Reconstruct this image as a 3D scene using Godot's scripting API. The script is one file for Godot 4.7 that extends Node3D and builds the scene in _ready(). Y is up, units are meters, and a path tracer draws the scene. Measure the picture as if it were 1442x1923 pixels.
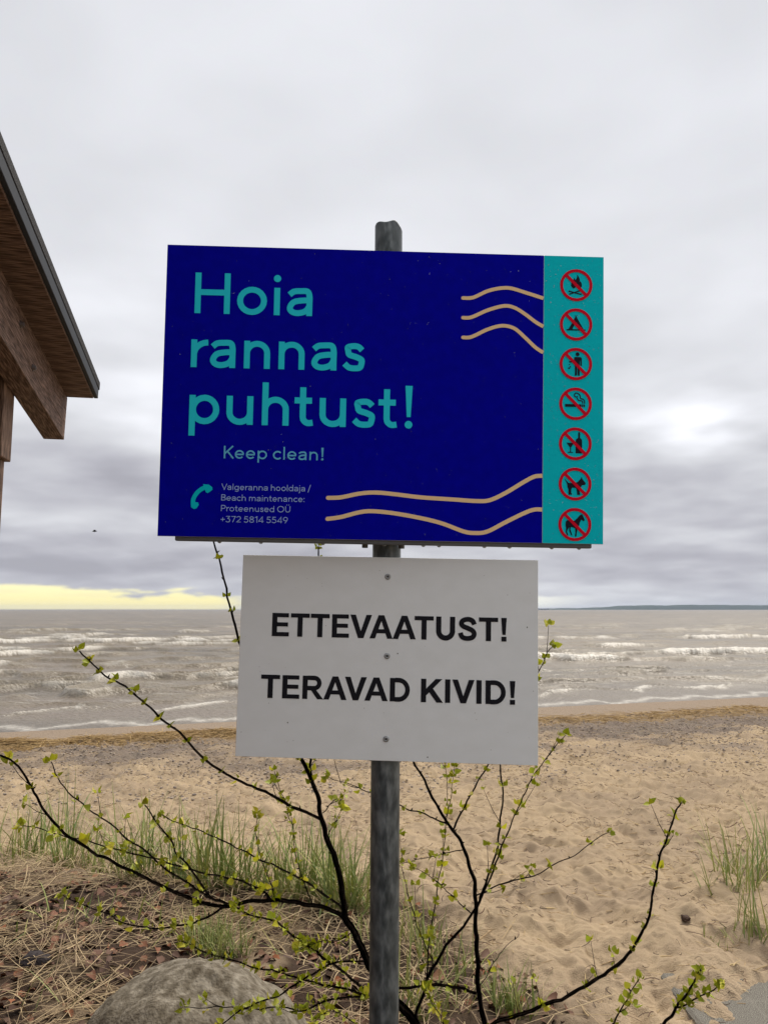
extends Node3D

# ------------------------------------------------------------------ constants
const FOCAL := 1480.0                       # pixels of the 1442 x 1923 photograph
const CENTRE := Vector2(721.0, 961.5)
const PITCH := 0.12302                      # camera tilted up 7.05 degrees
const EYE := Vector3(0, 1.6, 0)
const SEA := -1.0                           # height of the water

var rng := RandomNumberGenerator.new()
var n_big := FastNoiseLite.new()
var n_mid := FastNoiseLite.new()
var n_fine := FastNoiseLite.new()
var n_cell := FastNoiseLite.new()
var taken := {}

# ------------------------------------------------------------------ geometry
class Geo:
	var v := PackedVector3Array()
	var n := PackedVector3Array()
	var c := PackedColorArray()
	var i := PackedInt32Array()
	func vert(p: Vector3, nn: Vector3, col := Color.WHITE) -> int:
		v.append(p); n.append(nn); c.append(col)
		return v.size() - 1
	func poly(pts: Array, out: Vector3, col := Color.WHITE) -> void:       # flat convex face that looks towards out
		var nn: Vector3 = (pts[1] - pts[0]).cross(pts[2] - pts[0]).normalized()
		var turn := nn.dot(out) < 0.0
		if turn: nn = -nn
		var f := v.size()
		for p in pts: vert(p, nn, col)
		for k in range(1, pts.size() - 1):
			if turn: i.append_array(PackedInt32Array([f, f + k, f + k + 1]))
			else: i.append_array(PackedInt32Array([f, f + k + 1, f + k]))
	func box(at: Vector3, size: Vector3, ch := 0.0, xf := Transform3D(), col := Color.WHITE) -> void:   # chamfered box
		var h := size * 0.5
		var e := minf(ch, minf(h.x, minf(h.y, h.z)) * 0.6)
		var pt := func(s: Vector3, full: int) -> Vector3:
			var q := Vector3(s.x * (h.x - e), s.y * (h.y - e), s.z * (h.z - e))
			q[full] = s[full] * h[full]
			return xf * (at + q)
		var mid := xf * at
		var sg := [-1.0, 1.0]
		for a in 3:
			var b := (a + 1) % 3
			var d := (a + 2) % 3
			for s in sg:
				var pts := []
				for t in [[-1, -1], [1, -1], [1, 1], [-1, 1]]:
					var q := Vector3.ZERO
					q[a] = s; q[b] = t[0]; q[d] = t[1]
					pts.append(pt.call(q, a))
				poly(pts, (pts[0] + pts[2]) * 0.5 - mid, col)
				if e > 0.0:
					for s2 in sg:
						var q1 := Vector3.ZERO
						q1[a] = s; q1[b] = s2; q1[d] = -1.0
						var q2 := q1
						q2[d] = 1.0
						var ed := [pt.call(q1, a), pt.call(q2, a), pt.call(q2, b), pt.call(q1, b)]
						poly(ed, (ed[0] + ed[2]) * 0.5 - mid, col)
		if e > 0.0:
			for x in sg:
				for y in sg:
					for z in sg:
						var q := Vector3(x, y, z)
						var tr := [pt.call(q, 0), pt.call(q, 1), pt.call(q, 2)]
						poly(tr, tr[0] - mid, col)
	func tube(path: Array, radii: Array, sides := 8, col := Color.WHITE, cap := true) -> void:
		var up := Vector3(0.31, 0.2, 0.93)
		var m := path.size()
		var f := v.size()
		for k in m:
			var t: Vector3 = (path[mini(k + 1, m - 1)] - path[maxi(k - 1, 0)]).normalized()
			var sx := t.cross(up).normalized()
			var sy := sx.cross(t).normalized()
			up = sy
			for s in sides:
				var a := TAU * s / sides
				var d := sx * cos(a) + sy * sin(a)
				vert(path[k] + d * radii[k], d, col)
		for k in m - 1:
			for s in sides:
				var a := f + k * sides + s
				var b := f + k * sides + (s + 1) % sides
				i.append_array(PackedInt32Array([a, a + sides, b, b, a + sides, b + sides]))
		if cap:
			for e in [0, m - 1]:
				var t: Vector3 = (path[1] - path[0]) if e == 0 else (path[m - 1] - path[m - 2])
				var ring := []
				for s in sides: ring.append(v[f + e * sides + s])
				poly(ring, -t if e == 0 else t, col)
	func lathe(profile: Array, sides: int, xf: Transform3D, col := Color.WHITE) -> void:    # profile of (radius, y), turned about y
		var f := v.size()
		for k in profile.size():
			var a: Vector2 = profile[maxi(k - 1, 0)]
			var b: Vector2 = profile[mini(k + 1, profile.size() - 1)]
			var t := (b - a).normalized()
			for s in sides:
				var w := TAU * s / sides
				vert(xf * Vector3(profile[k].x * cos(w), profile[k].y, profile[k].x * sin(w)), (xf.basis * Vector3(t.y * cos(w), -t.x, t.y * sin(w))).normalized(), col)
		for k in profile.size() - 1:
			for s in sides:
				var a := f + k * sides + s
				var b := f + k * sides + (s + 1) % sides
				i.append_array(PackedInt32Array([a, b, a + sides, b, b + sides, a + sides]))
	func blade(root: Vector3, out: Vector3, length: float, width: float, droop: float, col: Color, seg := 5) -> void:    # a grass blade with a fold
		var side := out.cross(Vector3.UP).normalized()
		if side.length() < 0.5: side = Vector3.RIGHT
		var p := root
		var dirn := out.normalized()
		var f := v.size()
		for k in seg + 1:
			var t := float(k) / seg
			var w := width * (1.0 - pow(t, 2.2)) * 0.5 + 0.0002
			var nn := side.cross(dirn).normalized()
			vert(p - side * w, (nn - side * 0.5).normalized(), col)
			vert(p - nn * w * 0.5, nn, col)
			vert(p + side * w, (nn + side * 0.5).normalized(), col)
			dirn = (dirn + Vector3(0, -droop * (0.4 + t), 0) / seg + Vector3(out.x, 0, out.z) * droop * 0.25 / seg).normalized()
			p += dirn * length / seg
		for k in seg:
			for s in 2:
				var a := f + k * 3 + s
				i.append_array(PackedInt32Array([a, a + 3, a + 1, a + 1, a + 3, a + 4]))
	func sheet(rows: int, cols: int) -> void:                                   # indices and normals of the last rows x cols vertices
		var f := v.size() - rows * cols
		for r in rows - 1:
			for k in cols - 1:
				var a := f + r * cols + k
				i.append_array(PackedInt32Array([a, a + cols, a + 1, a + 1, a + cols, a + cols + 1]))
		for r in rows:
			for k in cols:
				var dx := v[f + r * cols + mini(k + 1, cols - 1)] - v[f + r * cols + maxi(k - 1, 0)]
				var dz := v[f + mini(r + 1, rows - 1) * cols + k] - v[f + maxi(r - 1, 0) * cols + k]
				var nn := dx.cross(dz).normalized()
				n[f + r * cols + k] = nn if nn.y > 0.0 else -nn
	func mesh() -> ArrayMesh:
		var a := []
		a.resize(Mesh.ARRAY_MAX)
		a[Mesh.ARRAY_VERTEX] = v; a[Mesh.ARRAY_NORMAL] = n; a[Mesh.ARRAY_COLOR] = c; a[Mesh.ARRAY_INDEX] = i
		var m := ArrayMesh.new()
		m.add_surface_from_arrays(Mesh.PRIMITIVE_TRIANGLES, a)
		return m

# ------------------------------------------------------------------ helpers
func ray(x: float, y: float) -> Vector3:
	return Vector3((x - CENTRE.x) / FOCAL, (CENTRE.y - y) / FOCAL, -1).rotated(Vector3.RIGHT, PITCH)

func at(x: float, y: float, depth: float) -> Vector3:                          # the point seen at photo pixel x, y that lies depth metres ahead
	var d := ray(x, y)
	return EYE + d * (depth / -d.z)

func on_ground(x: float, y: float) -> Vector3:                                 # the point of the beach seen at a photo pixel
	var d := ray(x, y)
	var t := 2.0
	for k in 400:
		var p := EYE + d * t
		if p.y <= land(p.x, -p.z): return Vector3(p.x, land(p.x, -p.z), p.z)
		t += 0.02 + t * 0.004
	return EYE + d * t

func numbered(called: String) -> String:
	taken[called] = taken.get(called, -1) + 1
	return called if taken[called] == 0 else "%s_%03d" % [called, taken[called]]

func tag(o: Node3D, label: String, category: String, group := "", kind := "") -> Node3D:
	if label: o.set_meta("label", label)
	if category: o.set_meta("category", category)
	if group: o.set_meta("group", group)
	if kind: o.set_meta("kind", kind)
	return o

func thing(called: String, label: String, category: String, xf := Transform3D(), group := "") -> Node3D:
	var o := Node3D.new()
	o.name = numbered(called)
	o.transform = xf
	add_child(o)
	return tag(o, label, category, group)

func part(called: String, g, m: Material, parent: Node = self, xf := Transform3D()) -> MeshInstance3D:
	var o := MeshInstance3D.new()
	o.name = numbered(called) if parent == self else called
	o.mesh = g.mesh() if g is Geo else g
	o.material_override = m
	o.transform = xf
	parent.add_child(o, true)
	return o

func structure(called: String, g: Geo, m: Material, label: String) -> MeshInstance3D:
	var o := part(called, g, m)
	tag(o, label, called.replace("_", " "), "", "structure")
	return o

func noise_texture(size: int, frequency: float, octaves: int, lo: Color, hi: Color, seed_value: int, spread := 0.0) -> NoiseTexture2D:
	var f := FastNoiseLite.new()
	f.seed = seed_value
	f.frequency = frequency
	f.fractal_octaves = octaves
	f.noise_type = FastNoiseLite.TYPE_SIMPLEX_SMOOTH
	var t := NoiseTexture2D.new()
	t.width = size; t.height = size
	t.seamless = true
	t.noise = f
	var ramp := Gradient.new()
	ramp.set_color(0, lo); ramp.set_color(1, hi)
	ramp.set_offset(0, spread); ramp.set_offset(1, 1.0 - spread)
	t.color_ramp = ramp
	return t

func lin(r: float, g: float, b: float) -> Color:                               # a real-world base colour, as albedo_color wants it
	return Color(r, g, b).linear_to_srgb()

func plain(col: Color, rough := 0.8, spec := 0.4) -> StandardMaterial3D:
	var m := StandardMaterial3D.new()
	m.albedo_color = col
	m.roughness = rough
	m.metallic_specular = spec
	return m

func vertexed(rough := 0.9, spec := 0.3) -> StandardMaterial3D:
	var m := plain(Color.WHITE, rough, spec)
	m.vertex_color_use_as_albedo = true
	return m

func grained(m: StandardMaterial3D, tex: Texture2D, scale: Vector3, world := false, bump: Texture2D = null, depth := 0.0) -> StandardMaterial3D:
	m.albedo_texture = tex
	m.uv1_triplanar = true
	m.uv1_world_triplanar = world
	m.uv1_scale = scale
	if bump:
		m.heightmap_enabled = true
		m.heightmap_texture = bump
		m.heightmap_scale = depth
	return m

func scatter(called: String, mesh: Mesh, m: Material, places: Array, cols: Array, parent: Node = self) -> MultiMeshInstance3D:
	var mm := MultiMesh.new()
	mm.transform_format = MultiMesh.TRANSFORM_3D
	mm.use_colors = true
	mm.mesh = mesh
	mm.instance_count = places.size()
	for k in places.size():
		mm.set_instance_transform(k, places[k])
		mm.set_instance_color(k, cols[k])
	var o := MultiMeshInstance3D.new()
	o.name = called
	o.multimesh = mm
	o.material_override = m
	parent.add_child(o, true)
	o.set_meta("kind", "stuff")
	return o

func smooth(pts: Array, per := 4) -> Array:                                    # Catmull-Rom through points of any kind
	var out := []
	for k in pts.size() - 1:
		var a = pts[maxi(k - 1, 0)]
		var b = pts[k]
		var c = pts[k + 1]
		var d = pts[mini(k + 2, pts.size() - 1)]
		for s in per:
			var t := float(s) / per
			out.append(0.5 * ((2.0 * b) + (c - a) * t + (2.0 * a - 5.0 * b + 4.0 * c - d) * t * t + (3.0 * b - a - 3.0 * c + d) * t * t * t))
	out.append(pts[pts.size() - 1])
	return out

func sstep(a: float, b: float, x: float) -> float:
	return smoothstep(a, b, x)

# ------------------------------------------------------------------ the lie of the land
func shore(x: float) -> float:                                                 # how far ahead the waterline runs
	return clampf(20.1 + 0.35 * x, 10.0, 60.0)

func base_land(x: float, d: float) -> float:
	var w := shore(x)
	var t := (d - 4.5) / (w - 4.5)
	if t <= 0.0: return 0.0
	if t < 1.0: return SEA * (1.45 * t - 0.45 * t * t)
	return SEA - 1.2 * (t - 1.0)

func litter_edge(x: float) -> float:                                           # how far the leaf litter and soil reach
	return 5.35 - maxf(0.0, x + 0.15) * 2.3 + n_mid.get_noise_2d(x * 1.3, 40.0) * 0.7

func soil(x: float, d: float) -> float:                                        # 1 on soil and litter, 0 on sand
	var e := litter_edge(x) - d + n_fine.get_noise_2d(x * 2.0, d * 2.0) * 0.35
	return sstep(-0.2, 0.35, e) * sstep(2.6, 0.0, x)

func land(x: float, d: float) -> float:
	var h := base_land(x, d)
	var w := shore(x)
	var dry := sstep(w - 1.2, w - 4.0, d)
	var trod := dry * lerpf(1.0, 0.45, soil(x, d))
	var q := Vector2(x + n_mid.get_noise_2d(x * 1.1, d * 1.1) * 0.18, d * 0.9 + n_mid.get_noise_2d(x * 1.1 + 50.0, d * 1.1) * 0.18)
	h += trod * (n_cell.get_noise_2d(q.x * 3.2, q.y * 3.2) + 0.75) * 0.10
	h += trod * (n_cell.get_noise_2d(q.x * 7.5 + 3.0, q.y * 7.5) + 0.75) * 0.048
	h += trod * n_mid.get_noise_2d(x * 2.6 + 9.0, d * 2.6) * 0.05
	h += trod * n_fine.get_noise_2d(x * 6.0, d * 6.0) * 0.022
	h += n_big.get_noise_2d(x * 0.35, d * 0.35) * 0.07 * dry
	var wrack := exp(-pow((d - (w - 3.3 - 0.05 * maxf(x, 0.0))) / 0.5, 2.0)) * sstep(-0.6, 0.4, n_mid.get_noise_2d(x * 0.5, 77.0)) * lerpf(0.085, 0.035, sstep(-3.0, 3.0, x))
	h += wrack
	h += 0.10 * soil(x, d) * sstep(0.6, -2.0, x) * sstep(5.6, 4.6, d)
	return h

func sand_colour(x: float, d: float) -> Color:
	var w := shore(x)
	var c := Color(0.56, 0.435, 0.285).lerp(Color(0.47, 0.365, 0.25), sstep(-0.3, 0.5, n_mid.get_noise_2d(x * 0.9, d * 0.9)))
	var gravel := sstep(w - 9.5, w - 6.0, d + n_mid.get_noise_2d(x * 0.6, d * 0.6 + 30.0) * 4.0) * sstep(w - 3.2, w - 4.2, d)
	c = c.lerp(Color(0.25, 0.205, 0.17), gravel * 0.95)
	c = c.lerp(Color(0.42, 0.30, 0.165), sstep(w - 4.9, w - 4.0, d + n_fine.get_noise_2d(x, d) * 0.8) * sstep(w - 2.5, w - 2.9, d + n_fine.get_noise_2d(x * 1.4, d) * 0.5) * 0.7)
	c = c.lerp(Color(0.38, 0.30, 0.225), sstep(w - 2.9, w - 2.5, d + n_fine.get_noise_2d(x * 0.8, d * 0.8 + 9.0) * 0.4))
	var s := soil(x, d)
	var patch := sstep(0.12, 0.42, n_mid.get_noise_2d(x * 1.7 + 3.0, d * 1.7))
	c = c.lerp(Color(0.085, 0.058, 0.04).lerp(Color(0.34, 0.26, 0.175), patch), s)
	return c

# ------------------------------------------------------------------ the sea
func wave(x: float, d: float) -> Array:                                        # height above the still water, amount of foam
	var w := shore(x)
	var off := d - w
	var s := d - 0.17 * x + n_big.get_noise_2d(x * 0.5, d * 0.5) * 3.0 + n_mid.get_noise_2d(x * 0.35, d * 0.2) * 1.1
	# waves crowd together towards the beach
	var u := 14.0 * log(1.0 + maxf(s - 12.0, 0.0) / 14.0)
	var ph := u / 1.5
	var k := roundf(ph)
	var f := ph - k                                                            # -0.5 .. 0.5, negative on the side of the beach
	var m := n_mid.get_noise_2d(x * 0.075 + k * 31.7, k * 17.3) + 0.35 * n_mid.get_noise_2d(x * 0.3 + k * 11.0, k * 3.0)
	var size := sstep(1.0, 9.0, off) * (1.0 - 0.55 * sstep(75.0, 170.0, d))
	var strength := clampf(0.50 + m * 0.9, 0.18, 1.0)
	var steep := f * (9.5 if f < 0.0 else 5.0)
	var crest := exp(-steep * steep)
	var fade := 1.0 - sstep(250.0, 600.0, d)
	var h := fade * size * (0.42 * strength * crest - 0.05)
	h += fade * size * 0.035 * n_fine.get_noise_2d(x * 0.35, d * 1.3)
	h += sstep(45.0, 110.0, d) * (1.0 - sstep(500.0, 1500.0, d)) * 0.16 * n_fine.get_noise_2d(x * 0.06, d * 0.16)
	h += fade * sstep(0.0, 3.0, off) * 0.010 * n_fine.get_noise_2d(x * 1.2, d * 4.0)
	# foam: the broken lip on the crest and the side of the beach, ragged streaks behind
	var rag := n_fine.get_noise_2d(x * 2.6, d * 5.0) * 0.5 + n_fine.get_noise_2d(x * 7.0 + 5.0, d * 12.0) * 0.35
	var broken := sstep(0.0, 0.36, m + 0.25 * rag) * size * (1.0 - 0.75 * sstep(60.0, 110.0, d))
	var lip := sstep(0.30, 0.05, absf(f + 0.035) / 0.30 + rag * 0.30)
	var foam := broken * lip
	var lace := sstep(0.22, 0.5, n_mid.get_noise_2d(x * 0.8, d * 2.2) * 0.7 + rag * 0.45) * sstep(34.0, 20.0, off) * sstep(2.0, 6.0, off) * 0.35
	foam = maxf(foam, lace * sstep(0.0, 1.2, off))
	var swash := exp(-pow((off - 0.5 - n_mid.get_noise_2d(x * 0.7, 5.0) * 1.2) / 0.28, 2.0)) * sstep(-0.25, 0.3, rag + 0.12)
	var second := exp(-pow((off - 3.4 - n_mid.get_noise_2d(x * 0.5, 25.0) * 2.0) / 0.35, 2.0)) * sstep(-0.1, 0.4, rag + n_mid.get_noise_2d(x * 0.4, 90.0))
	foam = maxf(foam, maxf(swash * 0.7, second * 0.85))
	h += 0.05 * broken * lip * (0.6 + rag) + 0.05 * second
	return [h, clampf(foam, 0.0, 1.0), crest * strength * size]

# ------------------------------------------------------------------ flat print
var layer := 0
func ribbon(g: Geo, pts: Array, width: float, closed := false, z := 0.0) -> void:      # a printed line of even width
	layer += 1
	var zz := z + 0.00002 * (layer % 24)
	var m := pts.size()
	var f := g.v.size()
	for k in m:
		var a: Vector2 = pts[k - 1] if k > 0 else (pts[m - 1] if closed else pts[0])
		var b: Vector2 = pts[k]
		var c: Vector2 = pts[(k + 1) % m] if (k < m - 1 or closed) else pts[k]
		var d1 := (b - a).normalized()
		var d2 := (c - b).normalized()
		if d1 == Vector2.ZERO: d1 = d2
		if d2 == Vector2.ZERO: d2 = d1
		var nn := Vector2(-d1.y - d2.y, d1.x + d2.x).normalized()
		var l := width * 0.5 / maxf(0.45, nn.dot(Vector2(-d1.y, d1.x)))
		g.vert(Vector3(b.x + nn.x * l, b.y + nn.y * l, zz), Vector3.BACK)
		g.vert(Vector3(b.x - nn.x * l, b.y - nn.y * l, zz), Vector3.BACK)
	for k in (m if closed else m - 1):
		var a := f + k * 2
		var b := f + ((k + 1) % m) * 2
		g.i.append_array(PackedInt32Array([a, b, a + 1, a + 1, b, b + 1]))

func shape(g: Geo, pts: Array, z := 0.0) -> void:                              # a printed outline, filled
	layer += 1
	var zz := z + 0.00002 * (layer % 24)
	var pk := PackedVector2Array(pts)
	var tri := Geometry2D.triangulate_polygon(pk)
	var f := g.v.size()
	for p in pk: g.vert(Vector3(p.x, p.y, zz), Vector3.BACK)
	for k in range(0, tri.size(), 3):
		var a := pk[tri[k]]
		var ccw := (pk[tri[k + 1]] - a).cross(pk[tri[k + 2]] - a) > 0.0
		g.i.append_array(PackedInt32Array([f + tri[k], f + tri[k + (2 if ccw else 1)], f + tri[k + (1 if ccw else 2)]]))

func arc(cx: float, cy: float, rx: float, ry: float, a0: float, a1: float, n := 14) -> Array:
	var o := []
	for k in n + 1:
		var a := deg_to_rad(lerpf(a0, a1, float(k) / n))
		o.append(Vector2(cx + rx * cos(a), cy + ry * sin(a)))
	return o

func ln(a: Array) -> Array:
	var o := []
	for k in range(0, a.size(), 2): o.append(Vector2(a[k], a[k + 1]))
	return o

# a rounded geometric sans: x-height 1, capitals 1.48; returns [width, space before, space after, lines, closed lines, dots]
func glyph(ch: String, w: float) -> Array:
	var h := w * 0.5
	var S := 0.16
	var O := 0.10
	var ry := 0.505 - h
	match ch:
		"o": return [1.08, O, O, [], [arc(0.54, 0.5, 0.54 - h, ry + 0.01, 0, 345, 23)], []]
		"a":
			return [0.92, O, S, [smooth(ln([h * 0.8, 0.76, 0.24, 0.93 - h * 0.5, 0.48, 1.01 - h, 0.74, 0.94 - h * 0.5, 0.92 - h, 0.7, 0.92 - h, 0.4, 0.92 - h, 0.0]), 5),
				smooth(ln([0.92 - h, 0.57, 0.55, 0.56, 0.24, 0.49, h, 0.28, 0.2, h + 0.03, 0.42, h - 0.01, 0.68, h + 0.07, 0.92 - h, 0.36]), 5)], [], []]
		"n", "h", "m":
			var l := [ln([h, 0, h, 1.0 if ch != "h" else 1.5])]
			var wd := 0.95 if ch != "m" else 1.55
			if ch == "m":
				l.append(arc(h + 0.32, 0.62, 0.32, 0.385 - h, 180, 0, 12) + ln([h + 0.64, 0]))
				l.append(arc(wd - h - 0.365, 0.62, 0.365, 0.385 - h, 180, 0, 12) + ln([wd - h, 0]))
			else:
				l.append(arc(wd * 0.5, 0.56, wd * 0.5 - h, 0.445 - h, 180, 0, 14) + ln([wd - h, 0]))
			return [wd, S, S, l, [], []]
		"r": return [0.6, S, 0.0, [ln([h, 0, h, 1]), arc(0.6, 0.45, 0.6 - h, 0.555 - h, 175, 88, 8)], [], []]
		"s": return [0.76, O, O, [smooth(ln([0.68, 0.76, 0.55, 0.94 - h * 0.6, 0.38, 1.01 - h, 0.16, 0.9 - h * 0.4, 0.06 + h, 0.72, 0.22, 0.585, 0.46, 0.51, 0.66, 0.41, 0.7 - h * 0.4, 0.25, 0.6, h + 0.02, 0.4, h - 0.01, 0.2, h + 0.02, 0.04, 0.26]), 5)], [], []]
		"p", "b": return [1.06, S, O, [ln([h, -0.42, h, 1]) if ch == "p" else ln([h, 0, h, 1.5])], [arc(0.54, 0.5, 0.52 - h, ry + 0.01, 0, 345, 23)], []]
		"d", "g":
			var l := [ln([1.04 - h, 0, 1.04 - h, 1.5])] if ch == "d" else [ln([1.04 - h, 1, 1.04 - h, 0.0]) + arc(0.54, 0.0, 0.5 - h, 0.42 - h, -5, -150, 10)]
			return [1.04, O, S, l, [arc(0.52, 0.5, 0.52 - h, ry + 0.01, 0, 345, 23)], []]
		"u": return [0.94, S, S, [ln([0.94 - h, 1, 0.94 - h, 0]), ln([h, 1]) + arc(0.47, 0.42, 0.47 - h, 0.43 - h, 180, 360, 14)], [], []]
		"i": return [w, S, S, [ln([h, 0, h, 1])], [], [[Vector2(h, 1.34), maxf(0.1, w * 0.62)]]]
		"j": return [w, S, S, [ln([h, 1, h, -0.2]) + arc(h - 0.18, -0.2, 0.18, 0.2, 0, -100, 6)], [], [[Vector2(h, 1.34), maxf(0.1, w * 0.62)]]]
		"l": return [w, S, S, [ln([h, 0, h, 1.5])], [], []]
		"t": return [0.66, 0.04, 0.08, [ln([0.0, 1.0 - h, 0.62, 1.0 - h]), ln([0.3, 1.36, 0.3, 0.34]) + arc(0.52, 0.33, 0.22, 0.33 - h, 180, 285, 8) + ln([0.66, h + 0.02])], [], []]
		"e": return [1.04, O, O, [arc(0.52, 0.5, 0.52 - h, ry + 0.01, 2, 322, 22), ln([h, 0.5, 1.04 - h * 0.6, 0.5])], [], []]
		"c": return [0.95, O, 0.06, [arc(0.54, 0.5, 0.54 - h, ry + 0.01, 42, 318, 20)], [], []]
		"!": return [0.26, 0.22, S, [], [], [[Vector2(0.13, 0.13), 0.135]]]
		"H": return [1.27, S, S, [ln([h, 0, h, 1.48]), ln([1.27 - h, 0, 1.27 - h, 1.48]), ln([w, 0.77, 1.27 - w, 0.77])], [], []]
		"K": return [1.12, S, 0.02, [ln([h, 0, h, 1.48]), ln([1.02, 1.48, 0.1, 0.55]), ln([0.4, 0.86, 1.08, 0.0])], [], []]
		"V": return [1.3, 0.03, 0.0, [ln([0.05, 1.48, 0.65, 0.04, 1.25, 1.48])], [], []]
		"B": return [1.05, S, O, [ln([h, 0, h, 1.48]), ln([h, 1.48 - h]) + arc(0.6, 1.11, 0.32, 0.37 - h, 90, -90, 10) + ln([h, 0.76]), ln([0.6, 0.76]) + arc(0.62, 0.38, 0.4, 0.38 - h, 90, -90, 10) + ln([h, h])], [], []]
		"P": return [1.02, S, O, [ln([h, 0, h, 1.48]), ln([h, 1.48 - h]) + arc(0.58, 1.03, 0.42, 0.45 - h, 90, -90, 12) + ln([h, 0.6])], [], []]
		"O": return [1.58, O, O, [], [arc(0.79, 0.74, 0.79 - h, 0.76 - h, 0, 348, 29)], []]
		"U", "Ü":
			var dots := [] if ch == "U" else [[Vector2(0.36, 1.78), 0.11], [Vector2(0.82, 1.78), 0.11]]
			return [1.18, S, S, [ln([h, 1.48]) + arc(0.59, 0.55, 0.59 - h, 0.56 - h, 180, 360, 16) + ln([1.18 - h, 1.48])], [], dots]
		"0": return [1.1, O, O, [], [arc(0.55, 0.74, 0.55 - h, 0.75 - h, 0, 348, 29)], []]
		"1": return [0.5, O, S, [ln([0.02, 1.2, 0.5 - h, 1.46, 0.5 - h, 0])], [], []]
		"2": return [0.95, O, O, [arc(0.46, 1.03, 0.42, 0.45 - h, 160, -25, 12) + ln([0.08, h + 0.02, 0.95, h])], [], []]
		"3": return [0.95, O, O, [ln([0.06, 1.48 - h, 0.84, 1.48 - h, 0.4, 0.9]) + arc(0.42, 0.45, 0.45, 0.47 - h * 0.6, 75, -150, 14)], [], []]
		"4": return [1.05, O, O, [ln([0.8, 0, 0.8, 1.44, 0.04, 0.36, 1.05, 0.36])], [], []]
		"5": return [0.95, O, O, [ln([0.84, 1.48 - h, 0.22, 1.48 - h, 0.16, 0.82]) + arc(0.43, 0.47, 0.44, 0.47 - h * 0.7, 100, -150, 14)], [], []]
		"7": return [0.92, O, O, [ln([0.03, 1.48 - h, 0.88, 1.48 - h, 0.3, 0])], [], []]
		"8": return [1.0, O, O, [], [arc(0.5, 1.12, 0.36, 0.37 - h, 0, 345, 19), arc(0.5, 0.4, 0.43, 0.41 - h, 0, 345, 21)], []]
		"9": return [1.0, O, O, [arc(0.5, 1.0, 0.43, 0.42, -25, 335, 20), ln([0.9, 0.86, 0.4, 0])], [], []]
		"+": return [0.9, O, O, [ln([0, 0.66, 0.9, 0.66]), ln([0.45, 0.21, 0.45, 1.11])], [], []]
		"/": return [0.6, O, O, [ln([0, -0.25, 0.6, 1.6])], [], []]
		":": return [0.24, O, O, [], [], [[Vector2(0.12, 0.12), 0.12], [Vector2(0.12, 0.86), 0.12]]]
	return [0.45, 0.0, 0.0, [], [], []]

func write_line(g: Geo, text: String, left: float, base: float, x_height: float, width: float, w: float, z: float) -> void:
	var pen := 0.0
	var placed := []
	for k in text.length():
		var q := glyph(text[k], w)
		if k > 0: pen += q[1]
		placed.append([q, pen])
		pen += q[0]
		if k < text.length() - 1: pen += q[2]
	var sx := width / pen
	for k in placed.size():
		var q: Array = placed[k][0]
		var x0: float = placed[k][1]
		for l in q[3]: ribbon(g, l.map(func(p): return Vector2(left + (x0 + p.x) * sx, base + p.y * x_height)), w * x_height, false, z)
		for l in q[4]: ribbon(g, l.map(func(p): return Vector2(left + (x0 + p.x) * sx, base + p.y * x_height)), w * x_height, true, z)
		for d in q[5]: shape(g, arc(left + (x0 + d[0].x) * sx, base + d[0].y * x_height, d[1] * x_height, d[1] * x_height, 0, 345, 17), z)
		if text[k] == "!": shape(g, ln([left + (x0 + 0.0) * sx, base + 1.5 * x_height, left + (x0 + 0.26) * sx, base + 1.5 * x_height, left + (x0 + 0.20) * sx, base + 0.4 * x_height, left + (x0 + 0.06) * sx, base + 0.4 * x_height]), z)

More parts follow.
